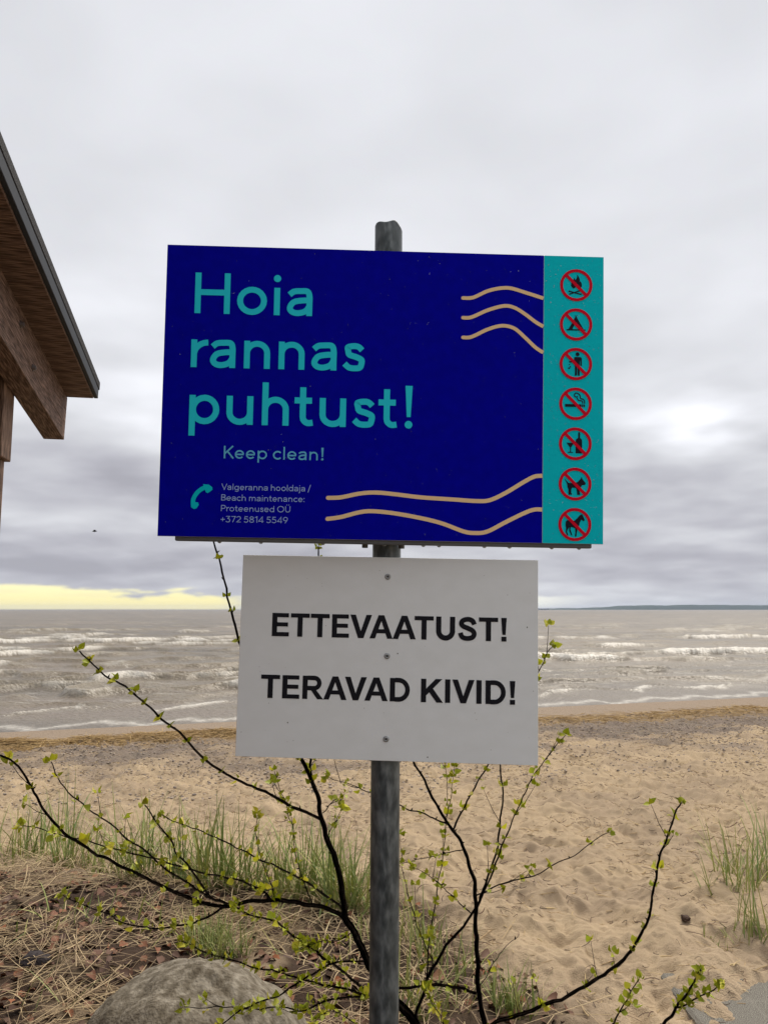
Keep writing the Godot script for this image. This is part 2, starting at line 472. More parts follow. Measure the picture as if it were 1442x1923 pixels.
# heavy capitals of height 1; returns [width, before, after, filled outlines, [line, thickness] pairs]
func capital(ch: String) -> Array:
	var r := func(x0: float, y0: float, x1: float, y1: float) -> Array: return ln([x0, y0, x1, y0, x1, y1, x0, y1])
	match ch:
		"E": return [0.76, 0.085, 0.045, [r.call(0, 0, 0.225, 1), r.call(0.225, 0, 0.76, 0.18), r.call(0.225, 0.425, 0.71, 0.6), r.call(0.225, 0.82, 0.74, 1)], []]
		"T": return [0.84, 0.025, 0.025, [r.call(0, 0.82, 0.84, 1), r.call(0.307, 0, 0.533, 0.82)], []]
		"V": return [0.96, 0.0, 0.0, [ln([0, 1, 0.245, 1, 0.48, 0.30, 0.715, 1, 0.96, 1, 0.60, 0, 0.36, 0])], []]
		"A": return [1.02, 0.0, 0.0, [ln([0, 0, 0.24, 0, 0.51, 0.75, 0.51, 1, 0.385, 1]), ln([1.02, 0, 0.78, 0, 0.51, 0.75, 0.51, 1, 0.635, 1]), ln([0.321, 0.225, 0.699, 0.225, 0.636, 0.40, 0.384, 0.40])], []]
		"U": return [0.83, 0.085, 0.085, [], [[ln([0.112, 1]) + arc(0.415, 0.39, 0.303, 0.30, 180, 360, 16) + ln([0.718, 1]), 0.222]]]
		"S": return [0.83, 0.05, 0.05, [], [[smooth(ln([0.71, 0.69, 0.62, 0.85, 0.42, 0.908, 0.21, 0.85, 0.14, 0.73, 0.21, 0.615, 0.43, 0.525, 0.63, 0.43, 0.705, 0.285, 0.62, 0.14, 0.4, 0.092, 0.18, 0.15, 0.10, 0.33]), 4), 0.208]]]
		"R": return [0.93, 0.085, 0.0, [r.call(0, 0, 0.225, 1), ln([0.36, 0.4, 0.60, 0.4, 0.93, 0, 0.66, 0])], [[ln([0.225, 0.91]) + arc(0.51, 0.69, 0.23, 0.22, 90, -90, 12) + ln([0.225, 0.47]), 0.195]]]
		"D": return [0.88, 0.085, 0.05, [r.call(0, 0, 0.225, 1)], [[ln([0.225, 0.91]) + arc(0.38, 0.5, 0.39, 0.41, 90, -90, 16) + ln([0.225, 0.09]), 0.2]]]
		"K": return [0.96, 0.085, 0.0, [r.call(0, 0, 0.225, 1), ln([0.225, 0.58, 0.63, 1, 0.92, 1, 0.225, 0.29]), ln([0.33, 0.46, 0.49, 0.63, 0.96, 0, 0.68, 0])], []]
		"I": return [0.225, 0.085, 0.085, [r.call(0, 0, 0.225, 1)], []]
		"!": return [0.24, 0.11, 0.1, [ln([0, 1, 0.24, 1, 0.19, 0.28, 0.05, 0.28]), r.call(0.01, 0, 0.23, 0.2)], []]
	return [0.34, 0.0, 0.0, [], []]

func write_capitals(g: Geo, text: String, left: float, base: float, height: float, width: float, z: float) -> void:
	var pen := 0.0
	var placed := []
	for k in text.length():
		var q := capital(text[k])
		if k > 0:
			pen += q[1]
			if text.substr(k - 1, 2) in ["VA", "AV", "AT"]: pen -= 0.09
		placed.append([q, pen])
		pen += q[0]
		if k < text.length() - 1: pen += q[2]
	var sx := width / pen
	for p in placed:
		for s in p[0][3]: shape(g, s.map(func(a): return Vector2(left + (p[1] + a.x) * sx, base + a.y * height)), z)
		for s in p[0][4]: ribbon(g, s[0].map(func(a): return Vector2(left + (p[1] + a.x) * sx, base + a.y * height)), s[1] * height, false, z)

# ------------------------------------------------------------------ sky
var n_sky := FastNoiseLite.new()
func sky_tone(az: float, el: float) -> Color:                                  # sRGB colour of the overcast in a direction (degrees)
	var e := deg_to_rad(el)
	var a := deg_to_rad(az)
	var q := Vector2(sin(a), cos(a)) * (cos(e) / (sin(e) + 0.13))
	var warp := n_sky.get_noise_2d(q.x * 30.0 + 400.0, q.y * 30.0)
	var n1 := n_sky.get_noise_2d(q.x * 52.0 + warp * 26.0, q.y * 52.0 + warp * 20.0)
	var n2 := n_sky.get_noise_2d(q.x * 170.0 + 900.0, q.y * 170.0)
	var tone := 0.0
	var table := [[0.0, 203.0], [1.2, 196.0], [2.5, 184.0], [5.5, 190.0], [9.5, 203.0], [13.0, 209.0], [19.0, 212.0], [27.0, 221.0], [40.0, 226.0], [60.0, 243.0], [90.0, 255.0]]
	for k in table.size() - 1:
		if el >= table[k][0]: tone = lerpf(table[k][1], table[k + 1][1], clampf((el - table[k][0]) / (table[k + 1][0] - table[k][0]), 0, 1))
	var amp := 0.5 + 0.9 * exp(-pow((el - 11.0) / 8.0, 2.0))
	tone += amp * (n1 * 36.0 + n2 * 16.0)
	for l in [[23.0, 12.3, 6.0, 1.5, 22.0], [24.0, 17.5, 7.0, 2.0, -13.0], [-23.0, 11.5, 8.0, 2.4, -9.0], [-24.0, 7.0, 11.0, 1.1, -13.0], [-22.0, 2.7, 12.0, 0.6, -10.0], [-18.0, 22.0, 6.0, 5.0, 5.0]]:
		tone += l[4] * exp(-pow((az - l[0]) / l[2], 2.0) - pow((el - l[1]) / l[3], 2.0)) * (1.0 + n2 * 0.6)
	tone = clampf(tone, 140.0, 252.0)
	var grey := sstep(215.0, 165.0, tone)
	var c := Color(tone * lerpf(0.987, 0.975, grey), tone * lerpf(0.993, 0.975, grey), tone * lerpf(1.018, 1.025, grey))
	# the clear gap over the sea where the low sun shows through
	var span := sstep(-8.0, -13.0, az + n1 * 3.0) * sstep(-95.0, -60.0, az)
	var top := 1.05 + 0.55 * sstep(-12.0, -24.0, az) + n2 * 0.55 + n1 * 0.5
	var gap := span * sstep(0.18, -0.12, el - top)
	var wisps := sstep(0.1, 0.4, n_sky.get_noise_2d(az * 9.0, el * 160.0)) * 0.22
	c = c.lerp(Color(254, lerpf(246, 240, sstep(1.2, 0.2, el)), lerpf(192, 172, sstep(1.6, 0.3, el))).lerp(Color(238, 220, 180), wisps), gap)
	var pale := sstep(0.62, 0.3, absf(el - 0.55 - n2 * 0.3)) * exp(-pow((az - 10.8) / 2.6, 2.0))
	c = c.lerp(Color(246, 245, 232), pale * 0.85)
	return Color(minf(c.r, 255), minf(c.g, 255), minf(c.b, 255))

func make_sky() -> PanoramaSkyMaterial:
	n_sky.seed = 11
	n_sky.noise_type = FastNoiseLite.TYPE_SIMPLEX_SMOOTH
	n_sky.fractal_octaves = 4
	n_sky.frequency = 0.01
	var w := 4096
	var h := 2048
	var split := 250
	var low := PackedByteArray()
	low.resize(w * split * 3)
	var o := 0
	for r in split:
		var el := (split - r - 0.5) * 180.0 / h
		for k in w:
			var c := sky_tone(wrapf((k + 0.5) / w * 360.0, -180.0, 180.0), el)
			low[o] = int(c.r); low[o + 1] = int(c.g); low[o + 2] = int(c.b)
			o += 3
	var hw := 1024 + 16                                                        # eight columns more on either side, so that the ends meet
	var hh := (h / 2 - split) / 4 + 1
	var high := PackedByteArray()
	high.resize(hw * hh * 3)
	o = 0
	for r in hh:
		var el := 90.0 - (r + 0.5) * 4.0 * 180.0 / h
		for k in hw:
			var c := sky_tone(wrapf((k - 8 + 0.5) / 1024.0 * 360.0, -180.0, 180.0), el)
			high[o] = int(c.r); high[o + 1] = int(c.g); high[o + 2] = int(c.b)
			o += 3
	var im := Image.create(w, h, false, Image.FORMAT_RGB8)
	im.fill(Color8(150, 140, 125))
	var hi := Image.create_from_data(hw, hh, false, Image.FORMAT_RGB8, high)
	hi.resize(w + 64, hh * 4, Image.INTERPOLATE_CUBIC)
	im.blit_rect(hi, Rect2i(32, 0, w, h / 2 - split), Vector2i.ZERO)
	im.blit_rect(Image.create_from_data(w, split, false, Image.FORMAT_RGB8, low), Rect2i(0, 0, w, split), Vector2i(0, h / 2 - split))
	var m := PanoramaSkyMaterial.new()
	m.panorama = ImageTexture.create_from_image(im)
	return m

# ------------------------------------------------------------------ setting
func build_beach() -> void:
	var g := Geo.new()
	var ds := [1.5]
	while ds[-1] < 34.0:
		var d: float = ds[-1]
		ds.append(d + clampf(d * d * 0.00033, 0.006, 0.30))
	var cols := 520
	for d in ds:
		for k in cols:
			var u := -0.78 + 1.56 * k / (cols - 1)
			var x: float = u * (d + 0.6)
			g.vert(Vector3(x, land(x, d), -d), Vector3.UP, sand_colour(x, d))
	g.sheet(ds.size(), cols)
	var m := vertexed(0.92, 0.25)
	grained(m, noise_texture(1024, 0.16, 4, Color(0.76, 0.745, 0.73), Color(1, 1, 1), 5, 0.3), Vector3(2.3, 2.3, 2.3), true, noise_texture(512, 0.16, 3, Color.BLACK, Color.WHITE, 6), 0.9)
	structure("beach", g, m, "trodden sand beach sloping down to the water")
	# the same land beyond the finely modelled part
	var far := Geo.new()
	var xs := 61
	var zs := 46
	for r in zs:
		for k in xs:
			var x := -60.0 + 2.0 * k
			var d := -50.0 + 2.0 * r
			far.vert(Vector3(x, base_land(x, d) - 0.14, -d), Vector3.UP, sand_colour(x, d))
	far.sheet(zs, xs)
	structure("ground", far, m, "sandy ground around the beach")

func build_sea() -> void:
	var g := Geo.new()
	var inv := 1.0 / 13.0
	var ds := []
	while inv > 1.0 / 9000.0:
		ds.append(1.0 / inv)
		inv -= 0.00009
	ds.append(9000.0)
	var us := []
	for k in 40: us.append(-1.5 + 0.9 * k / 40.0)
	for k in 660: us.append(-0.6 + 1.2 * k / 660.0)
	for k in 41: us.append(0.6 + 0.9 * k / 40.0)
	for d in ds:
		for u in us:
			var x: float = u * d
			var w := wave(x, d)
			var murk := Color(0.150, 0.125, 0.095).lerp(Color(0.105, 0.09, 0.072), sstep(-0.3, 0.4, n_mid.get_noise_2d(x * 0.04, d * 0.12)))
			murk = murk.lerp(Color(0.15, 0.115, 0.055), clampf(w[2], 0, 1) * 0.8)
			g.vert(Vector3(x, SEA + w[0], -d), Vector3.UP, murk.lerp(Color(0.56, 0.53, 0.47), w[1]))
	g.sheet(ds.size(), us.size())
	var m := vertexed(0.40, 0.36)
	m.uv1_triplanar = true
	m.uv1_world_triplanar = true
	m.uv1_scale = Vector3(0.22, 0.22, 0.34)
	m.heightmap_enabled = true
	m.heightmap_texture = noise_texture(1024, 0.02, 5, Color.BLACK, Color.WHITE, 21)
	m.heightmap_scale = 5.0
	structure("sea", g, m, "grey-brown choppy sea with lines of breaking waves")

func build_coast() -> void:
	var g := Geo.new()
	var d := 6500.0
	var pts := []
	for k in 160:
		var t := float(k) / 159.0
		var x := lerpf(0.208, 1.4, t * t * 0.4 + t * 0.6) * d
		var h := lerpf(6.0, 38.0, sstep(0.0, 0.22, t)) + n_fine.get_noise_2d(x * 0.02, 1.0) * 7.0 + n_mid.get_noise_2d(x * 0.004, 8.0) * 6.0
		pts.append(Vector2(x, maxf(h, 3.0)))
	for row in [[0.0, 0.0], [30.0, 0.85], [90.0, 1.0], [500.0, 1.0], [900.0, 0.0]]:
		for p in pts:
			g.vert(Vector3(p.x, SEA + p.y * row[1] - (0.0 if row[1] > 0.0 else 1.0), -d - row[0]), Vector3.UP, Color(0.05, 0.065, 0.045))
	g.sheet(5, pts.size())
	structure("far_coast", g, vertexed(1.0, 0.0), "low wooded coast far across the water")

func build_path() -> void:
	var g := Geo.new()
	g.box(Vector3(2.49, -0.030, -2.6), Vector3(2.6, 0.15, 2.05), 0.012, Transform3D(Basis(Vector3.UP, 0.0), Vector3.ZERO))
	var m := plain(lin(0.42, 0.40, 0.365), 0.9, 0.3)
	grained(m, noise_texture(512, 0.14, 4, Color(0.42, 0.40, 0.37), Color(1, 1, 0.98), 31, 0.3), Vector3(3.1, 3.1, 3.1), true, noise_texture(512, 0.3, 2, Color.BLACK, Color.WHITE, 32), 0.6)
	structure("path", g, m, "concrete slab half covered with sand")

# ------------------------------------------------------------------ signs
var steel: StandardMaterial3D
func build_post() -> void:
	var foot := Vector3(-0.0075, -0.35, -1.7455)
	var head := Vector3(0.0102, 2.432, -1.634)
	var t := thing("sign_post", "weathered galvanised steel tube post carrying both signs", "post", Transform3D(Basis(), Vector3(-0.005, 0, -1.735)))
	var up := (head - foot).normalized()
	var g := Geo.new()
	var sides := 40
	var basis := Basis(up.cross(Vector3.BACK).normalized(), up, Vector3.ZERO)
	basis.z = basis.x.cross(up)
	var xf := Transform3D(basis, foot - t.position)
	var len := foot.distance_to(head)
	g.lathe([Vector2(0.0298, 0.0), Vector2(0.0298, len * 0.5), Vector2(0.0298, len - 0.004), Vector2(0.0285, len - 0.0008), Vector2(0.0275, len), Vector2(0.0265, len - 0.001), Vector2(0.0262, len - 0.06)], sides, xf)
	var f := g.v.size()
	for k in range(f - sides * 7, f):                                          # the sawn end dips a little to the right
		var hgt := (g.v[k] - xf.origin).dot(up)
		if hgt > len - 0.02: g.v[k] -= up * (0.007 * sstep(0.012, 0.03, g.v[k].x - (head.x - t.position.x)) + 0.0025 * sin(g.v[k].x * 160.0))
	part("tube", g, steel, t)
	var plug := Geo.new()
	plug.lathe([Vector2(0.0262, len - 0.05), Vector2(0.0001, len - 0.05)], 24, xf)
	part("end_plug", plug, plain(lin(0.03, 0.03, 0.03), 0.8), t)

func drop_mesh() -> Geo:                                                       # a bead of rain on a panel, looking along +z
	var g := Geo.new()
	g.lathe([Vector2(1.0, 0.0), Vector2(0.86, 0.28), Vector2(0.5, 0.5), Vector2(0.001, 0.58)], 8, Transform3D(Basis(Vector3.RIGHT, PI / 2), Vector3.ZERO))
	return g

func drops(parent: Node3D, n: int, w: float, h: float, z: float, x_from: float, sizes: Vector2) -> void:
	var places := []
	var cols := []
	for k in n:
		var s := rng.randf_range(sizes.x, sizes.y) * (1.0 if rng.randf() < 0.85 else 1.5)
		var p := Vector3(rng.randf_range(x_from, w * 0.5 - 0.006), rng.randf_range(-h * 0.5 + 0.006, h * 0.5 - 0.006), z)
		places.append(Transform3D(Basis.from_scale(Vector3(s, s * rng.randf_range(1.0, 1.35), s)), p))
		cols.append(Color.WHITE)
	var m := plain(Color(0.9, 0.95, 1.0, 0.25), 0.02, 0.6)
	m.transparency = BaseMaterial3D.TRANSPARENCY_ALPHA
	m.refraction_enabled = true
	m.refraction_scale = 0.033
	scatter("raindrops", drop_mesh().mesh(), m, places, cols, parent)

func picto(k: int, g: Geo, R: float) -> void:                                  # the black figure of each sign, ring radius 1
	var c: Vector2 = [Vector2(421, 388), Vector2(421, 896), Vector2(418, 1404), Vector2(412, 1920), Vector2(405, 578), Vector2(403, 1092), Vector2(402, 1610)][k]
	var u := func(a: Array) -> Array:
		var o := []
		for j in range(0, a.size(), 2): o.append(Vector2((a[j] - c.x) / 210.0, (c.y - a[j + 1]) / 210.0) * R)
		return o
	var z := 0.0
	match k:
		0:
			shape(g, u.call([432, 248, 455, 275, 468, 312, 466, 345, 476, 330, 488, 352, 496, 385, 488, 412, 465, 430, 445, 425, 425, 395, 415, 402, 405, 425, 378, 430, 352, 395, 358, 352, 385, 312, 398, 288, 405, 318, 425, 300, 434, 275]), z)
			for l in [[322, 466, 490, 508], [330, 508, 478, 456]]: ribbon(g, u.call(l), 0.075 * R, false, z)
		1:
			shape(g, u.call([418, 788, 440, 826, 398, 905, 372, 962, 322, 962]), z)
			shape(g, u.call([421, 784, 524, 962, 452, 962, 412, 878, 400, 850]), z)
			shape(g, u.call([300, 958, 545, 958, 545, 974, 300, 974]), z)
			for l in [[404, 772, 424, 806], [434, 772, 414, 806]]: ribbon(g, u.call(l), 0.035 * R, false, z)
		2:
			shape(g, arc((440 - c.x) / 210.0 * R, (c.y - 1276) / 210.0 * R, 0.122 * R, 0.122 * R, 0, 345, 17), z)
			shape(g, u.call([400, 1316, 412, 1312, 482, 1312, 496, 1330, 496, 1426, 478, 1426, 476, 1360, 470, 1360, 468, 1552, 442, 1552, 440, 1440, 434, 1440, 432, 1552, 408, 1552, 406, 1384, 332, 1386, 332, 1370, 390, 1362]), z)
			for l in [[328, 1404, 342, 1404, 342, 1418, 328, 1418], [340, 1432, 356, 1432, 356, 1448, 340, 1448], [320, 1450, 342, 1450, 342, 1470, 320, 1470]]: shape(g, u.call(l), z)
		3:
			shape(g, u.call([278, 1925, 488, 1925, 488, 1960, 278, 1960]), z)
			for x in [496, 518]: shape(g, u.call([x, 1925, x + 16, 1925, x + 16, 1960, x, 1960]), z)
			ribbon(g, smooth(u.call([528, 1915, 528, 1885, 510, 1858, 478, 1850, 470, 1815, 448, 1788, 420, 1780, 400, 1795, 400, 1822, 422, 1832, 440, 1822]), 4), 0.07 * R, false, z)
			ribbon(g, smooth(u.call([504, 1915, 503, 1895, 490, 1880, 455, 1876, 438, 1856, 430, 1842]), 4), 0.065 * R, false, z)
		4:
			shape(g, u.call([442, 430, 466, 430, 467, 500, 490, 522, 493, 545, 493, 700, 410, 700, 410, 545, 414, 522, 441, 500]), z)
			shape(g, u.call([292, 566, 390, 566, 351, 628, 351, 682, 378, 686, 378, 693, 308, 693, 308, 686, 338, 682, 338, 628]), z)
		5:
			shape(g, u.call([266, 1022, 318, 1076, 360, 1082, 400, 1074, 436, 1066, 462, 1038, 478, 1020, 487, 994, 498, 1028, 524, 1056, 541, 1082, 532, 1100, 492, 1106, 474, 1134, 462, 1160, 462, 1204, 470, 1216, 468, 1229, 430, 1229, 424, 1160, 410, 1142, 366, 1140, 354, 1170, 356, 1204, 364, 1216, 362, 1229, 320, 1229, 318, 1160, 304, 1126, 302, 1090]), z)
		6:
			shape(g, u.call([287, 1572, 306, 1557, 360, 1560, 398, 1562, 430, 1534, 462, 1494, 488, 1480, 496, 1476, 504, 1494, 518, 1524, 530, 1550, 516, 1566, 484, 1548, 464, 1588, 458, 1622, 438, 1652, 430, 1700, 422, 1762, 404, 1762, 410, 1700, 406, 1656, 352, 1642, 346, 1672, 372, 1748, 356, 1748, 332, 1692, 328, 1646, 314, 1672, 302, 1700, 320, 1748, 304, 1748, 287, 1706, 292, 1656, 283, 1616]), z)

func build_blue_sign() -> void:
	var turn := Vector3(deg_to_rad(3.7335), deg_to_rad(1.7022), deg_to_rad(-0.9843))
	var t := thing("beach_sign", "dark blue beach rules sign with turquoise lettering and a strip of prohibition symbols", "sign", Transform3D(Basis(turn.normalized(), turn.length()), Vector3(0.0014, 2.0368, -1.5682)))
	var W := 0.9
	var H := 0.5975
	var alu := plain(lin(0.5, 0.52, 0.54), 0.45, 0.5)
	alu.metallic = 0.6
	var dark_alu := plain(lin(0.09, 0.095, 0.10), 0.5, 0.5)
	var blue := plain(lin(0.001, 0.001, 0.35), 0.4, 0.1)
	grained(blue, noise_texture(512, 0.03, 5, Color(0.9, 0.9, 0.9), Color(1, 1, 1), 71), Vector3(2, 2, 2))
	var teal := plain(lin(0.003, 0.52, 0.60), 0.42, 0.12)
	var aqua := plain(lin(0.02, 0.60, 0.72), 0.45, 0.15)
	var sand := plain(lin(0.80, 0.57, 0.31), 0.5, 0.15)
	var red := plain(lin(0.58, 0.004, 0.022), 0.45, 0.15)
	var black := plain(lin(0.006, 0.006, 0.016), 0.45, 0.25)
	var pale := plain(lin(0.30, 0.42, 0.75), 0.5, 0.2)
	var g := Geo.new()
	g.box(Vector3(0, 0, -0.0026), Vector3(W, H, 0.005), 0.0006)
	part("panel", g, alu, t)
	var split := 0.3252
	g = Geo.new()
	g.box(Vector3((split - W * 0.5) * 0.5, 0, 0.00035), Vector3(split + W * 0.5 - 0.001, H - 0.001, 0.0005))
	part("blue_field", g, blue, t)
	g = Geo.new()
	g.box(Vector3((split + W * 0.5) * 0.5, 0, 0.00035), Vector3(W * 0.5 - split - 0.001, H - 0.001, 0.0005))
	part("turquoise_strip", g, teal, t)
	var zt := 0.0010
	for l in [["Hoia", -0.3905, 0.1572, 0.057, 0.2390], ["rannas", -0.3945, 0.0456, 0.057, 0.3512], ["puhtust!", -0.3945, -0.0700, 0.0585, 0.4515]]:
		g = Geo.new()
		write_line(g, l[0], l[1], l[2], l[3], l[4], 0.212, zt)
		part("lettering", g, aqua, t)
	g = Geo.new()
	write_line(g, "Keep clean!", -0.3225, -0.1393, 0.0172, 0.2010, 0.18, zt)
	part("lettering", g, plain(lin(0.12, 0.46, 0.68), 0.5, 0.2), t)
	for l in [["Valgeranna hooldaja /", -0.2030, 0.1785], ["Beach maintenance:", -0.2247, 0.1670], ["Proteenused OÜ", -0.2462, 0.1390], ["+372 5814 5549", -0.2682, 0.1345]]:
		g = Geo.new()
		write_line(g, l[0], -0.3248, l[1], 0.0084, l[2], 0.165, zt)
		part("lettering", g, pale, t)
	# telephone receiver
	g = Geo.new()
	var hs := smooth(ln([-0.3800, -0.2360, -0.3805, -0.2230, -0.3720, -0.2085, -0.3590, -0.1995, -0.3490, -0.1985]), 4)
	ribbon(g, hs, 0.0085, false, zt)
	shape(g, ln([-0.3855, -0.2290, -0.3710, -0.2295, -0.3690, -0.2345, -0.3735, -0.2415, -0.3790, -0.2430, -0.3845, -0.2395]), zt)
	shape(g, ln([-0.3620, -0.1925, -0.3500, -0.1935, -0.3435, -0.1985, -0.3430, -0.2035, -0.3520, -0.2105, -0.3560, -0.2085, -0.3580, -0.2040]), zt)
	part("telephone_symbol", g, teal, t)
	var waves := [
		[157.6, 203.6, 178.6, 205.3, 208.2, 219.6, 235.8, 226.5, 257.9, 226.6, 291.2, 217.4, 324.4, 207.6],
		[158.1, 162.3, 175.7, 163.9, 208.6, 179.3, 241.7, 189.2, 263.8, 186.4, 286.0, 173.6, 308.3, 157.4, 324.4, 148.3],
		[158.6, 121.1, 176.2, 122.7, 209.1, 139.1, 238.8, 147.7, 264.2, 142.8, 286.4, 124.5, 308.7, 103.9, 324.4, 94.0],
		[-110.7, -215.1, -84.9, -213.5, -47.3, -205.2, -15.0, -202.3, 22.9, -204.8, 77.1, -210.2, 142.2, -213.2, 191.1, -215.5, 218.2, -212.8, 250.8, -196.9, 288.8, -173.2, 308.4, -163.0, 324.4, -161.0],
		[-110.8, -257.7, -84.0, -253.4, -46.6, -243.0, -19.7, -240.3, 23.5, -243.7, 77.7, -252.4, 121.1, -262.4, 164.7, -277.7, 188.5, -280.5, 213.5, -276.8, 251.3, -256.6, 289.3, -237.4, 308.8, -230.5, 324.4, -230.2]]
	for k in 5:
		g = Geo.new()
		var p := smooth(ln(waves[k]).map(func(a): return a * 0.001), 6)
		var wd := 0.0074 if k < 3 else 0.0082
		ribbon(g, p, wd, false, zt)
		shape(g, arc(p[0].x, p[0].y, wd * 0.5, wd * 0.5, 0, 345, 15), zt)
		part("wavy_line", g, sand, t)
	var names := ["no campfires symbol", "no camping symbol", "no littering symbol", "no smoking symbol", "no alcohol symbol", "no dogs symbol", "no horses symbol"]
	for k in 7:
		var R := 0.0337
		var c := Vector3(lerpf(0.3924, 0.3914, k / 6.0), lerpf(0.2371, -0.2593, k / 6.0), zt)
		var fig := Geo.new()
		picto(k, fig, R)
		var s := part("pictogram", fig, black, t, Transform3D(Basis(), c))
		s.set_meta("label", names[k])
		var ring := Geo.new()
		ribbon(ring, arc(0, 0, R * 0.91, R * 0.91, 0, 352, 44), R * 0.18, true, 0.0006)
		ribbon(ring, ln([-R * 0.62, R * 0.62, R * 0.62, -R * 0.62]), R * 0.19, false, 0.0006)
		part("prohibition_ring", ring, red, s)
	# mounting rails, clamps round the post and their bolts
	for y in [0.262, -0.2925]:
		g = Geo.new()
		g.box(Vector3(0.006, y, -0.0195), Vector3(0.845, 0.030, 0.028), 0.002)
		part("rail", g, dark_alu, t)
		for x in [-0.034, 0.042]:
			g = Geo.new()
			g.lathe([Vector2(0.0001, 0.022), Vector2(0.0055, 0.022), Vector2(0.0062, 0.020), Vector2(0.0062, -0.022), Vector2(0.0055, -0.024), Vector2(0.0001, -0.024)], 6, Transform3D(Basis(), Vector3(x, y + (0.022 if y > 0 else 0.002), -0.042)))
			part("bolt", g, dark_alu, t)
		g = Geo.new()
		var zc := -0.064 + (0.0115 if y < 0 else -0.0115)
		var bend := []
		for p in arc(0.004, zc, 0.0335, 0.0335, 180, 360, 14): bend.append(Vector3(p.x, y, p.y))
		bend.push_front(Vector3(-0.0295, y, -0.034)); bend.push_back(Vector3(0.0375, y, -0.034))
		var rad := []
		for p in bend: rad.append(0.004)
		g.tube(bend, rad, 8)
		part("clamp", g, dark_alu, t)
	drops(t, 260, 0.9, H, 0.0006, 0.3275, Vector2(0.0005, 0.0009))
	drops(t, 320, 0.9, H, 0.0006, -0.445, Vector2(0.0004, 0.0007))
	var hang := []
	var cs := []
	for x in [-0.33, -0.245, -0.12, 0.005, 0.085, 0.118, 0.21, 0.262, 0.35, 0.405, 0.43]:
		hang.append(Transform3D(Basis(Vector3.RIGHT, PI / 2).scaled(Vector3(0.0042, 0.005, 0.0042)), Vector3(x, -0.3077, -0.012 - rng.randf() * 0.014)))
		cs.append(Color.WHITE)
	var water := plain(Color(0.9, 0.95, 1.0, 0.2), 0.02, 0.6)
	water.transparency = BaseMaterial3D.TRANSPARENCY_ALPHA
	water.refraction_enabled = true
	water.refraction_scale = 0.033
	scatter("hanging_drops", drop_mesh().mesh(), water, hang, cs, t)

func build_white_sign() -> void:
	var turn := Vector3(deg_to_rad(0.8579), deg_to_rad(-2.7048), deg_to_rad(-1.2140))
	var t := thing("warning_sign", "light grey warning sign with two lines of black capitals and three rivets", "sign", Transform3D(Basis(turn.normalized(), turn.length()), Vector3(0.0067, 1.5020, -1.6337)))
	var white := plain(lin(0.74, 0.77, 0.775), 0.45, 0.3)
	grained(white, noise_texture(512, 0.018, 5, Color(0.975, 0.975, 0.97), Color(1, 1, 1), 81), Vector3(1.6, 2.4, 1.6))
	var g := Geo.new()
	g.box(Vector3(0, 0, -0.0015), Vector3(0.61, 0.4096, 0.003), 0.0006)
	part("panel", g, white, t)
	var black := plain(lin(0.008, 0.008, 0.012), 0.5, 0.25)
	for l in [["ETTEVAATUST!", -0.2388, 0.0385, 0.0475, 0.4805], ["TERAVAD KIVID!", -0.2575, -0.0868, 0.0468, 0.5168]]:
		g = Geo.new()
		write_capitals(g, l[0], l[1], l[2], l[3], l[4], 0.0004)
		part("lettering", g, black, t)
	var zinc := plain(lin(0.32, 0.33, 0.33), 0.4, 0.5)
	zinc.metallic = 0.5
	for p in [Vector2(-0.0022, 0.1651), Vector2(-0.0005, 0.0036), Vector2(0.0008, -0.1619)]:
		var xf := Transform3D(Basis(Vector3.RIGHT, PI / 2), Vector3(p.x, p.y, 0))
		g = Geo.new()
		g.lathe([Vector2(0.0062, 0.0), Vector2(0.0060, 0.0012), Vector2(0.0046, 0.0026), Vector2(0.0028, 0.0031), Vector2(0.0024, 0.0018), Vector2(0.0001, 0.0014)], 20, xf)
		var r := part("rivet", g, zinc, t)
		g = Geo.new()
		g.lathe([Vector2(0.0023, 0.0016), Vector2(0.0016, 0.0028), Vector2(0.0001, 0.0030)], 12, xf)
		part("rivet_pin", g, plain(lin(0.05, 0.05, 0.05), 0.5), r)
	# flyspecks and small dirt marks
	var places := []
	var cols := []
	for p in [Vector2(0.283, 0.068), Vector2(-0.20, -0.135), Vector2(0.085, -0.195), Vector2(0.021, 0.009), Vector2(-0.235, -0.058)]:
		places.append(Transform3D(Basis.from_scale(Vector3(0.0012, 0.0015, 0.0006)), Vector3(p.x, p.y, 0.0001)))
		cols.append(Color(0.05, 0.045, 0.035))
	for k in 40:
		var s := rng.randf_range(0.0003, 0.0007)
		places.append(Transform3D(Basis.from_scale(Vector3(s, s * 1.3, s * 0.5)), Vector3(rng.randf_range(-0.3, 0.3), rng.randf_range(-0.2, 0.2), 0.0001)))
		cols.append(Color(0.22, 0.21, 0.19))
	scatter("dirt_specks", drop_mesh().mesh(), vertexed(0.9, 0.2), places, cols, t)

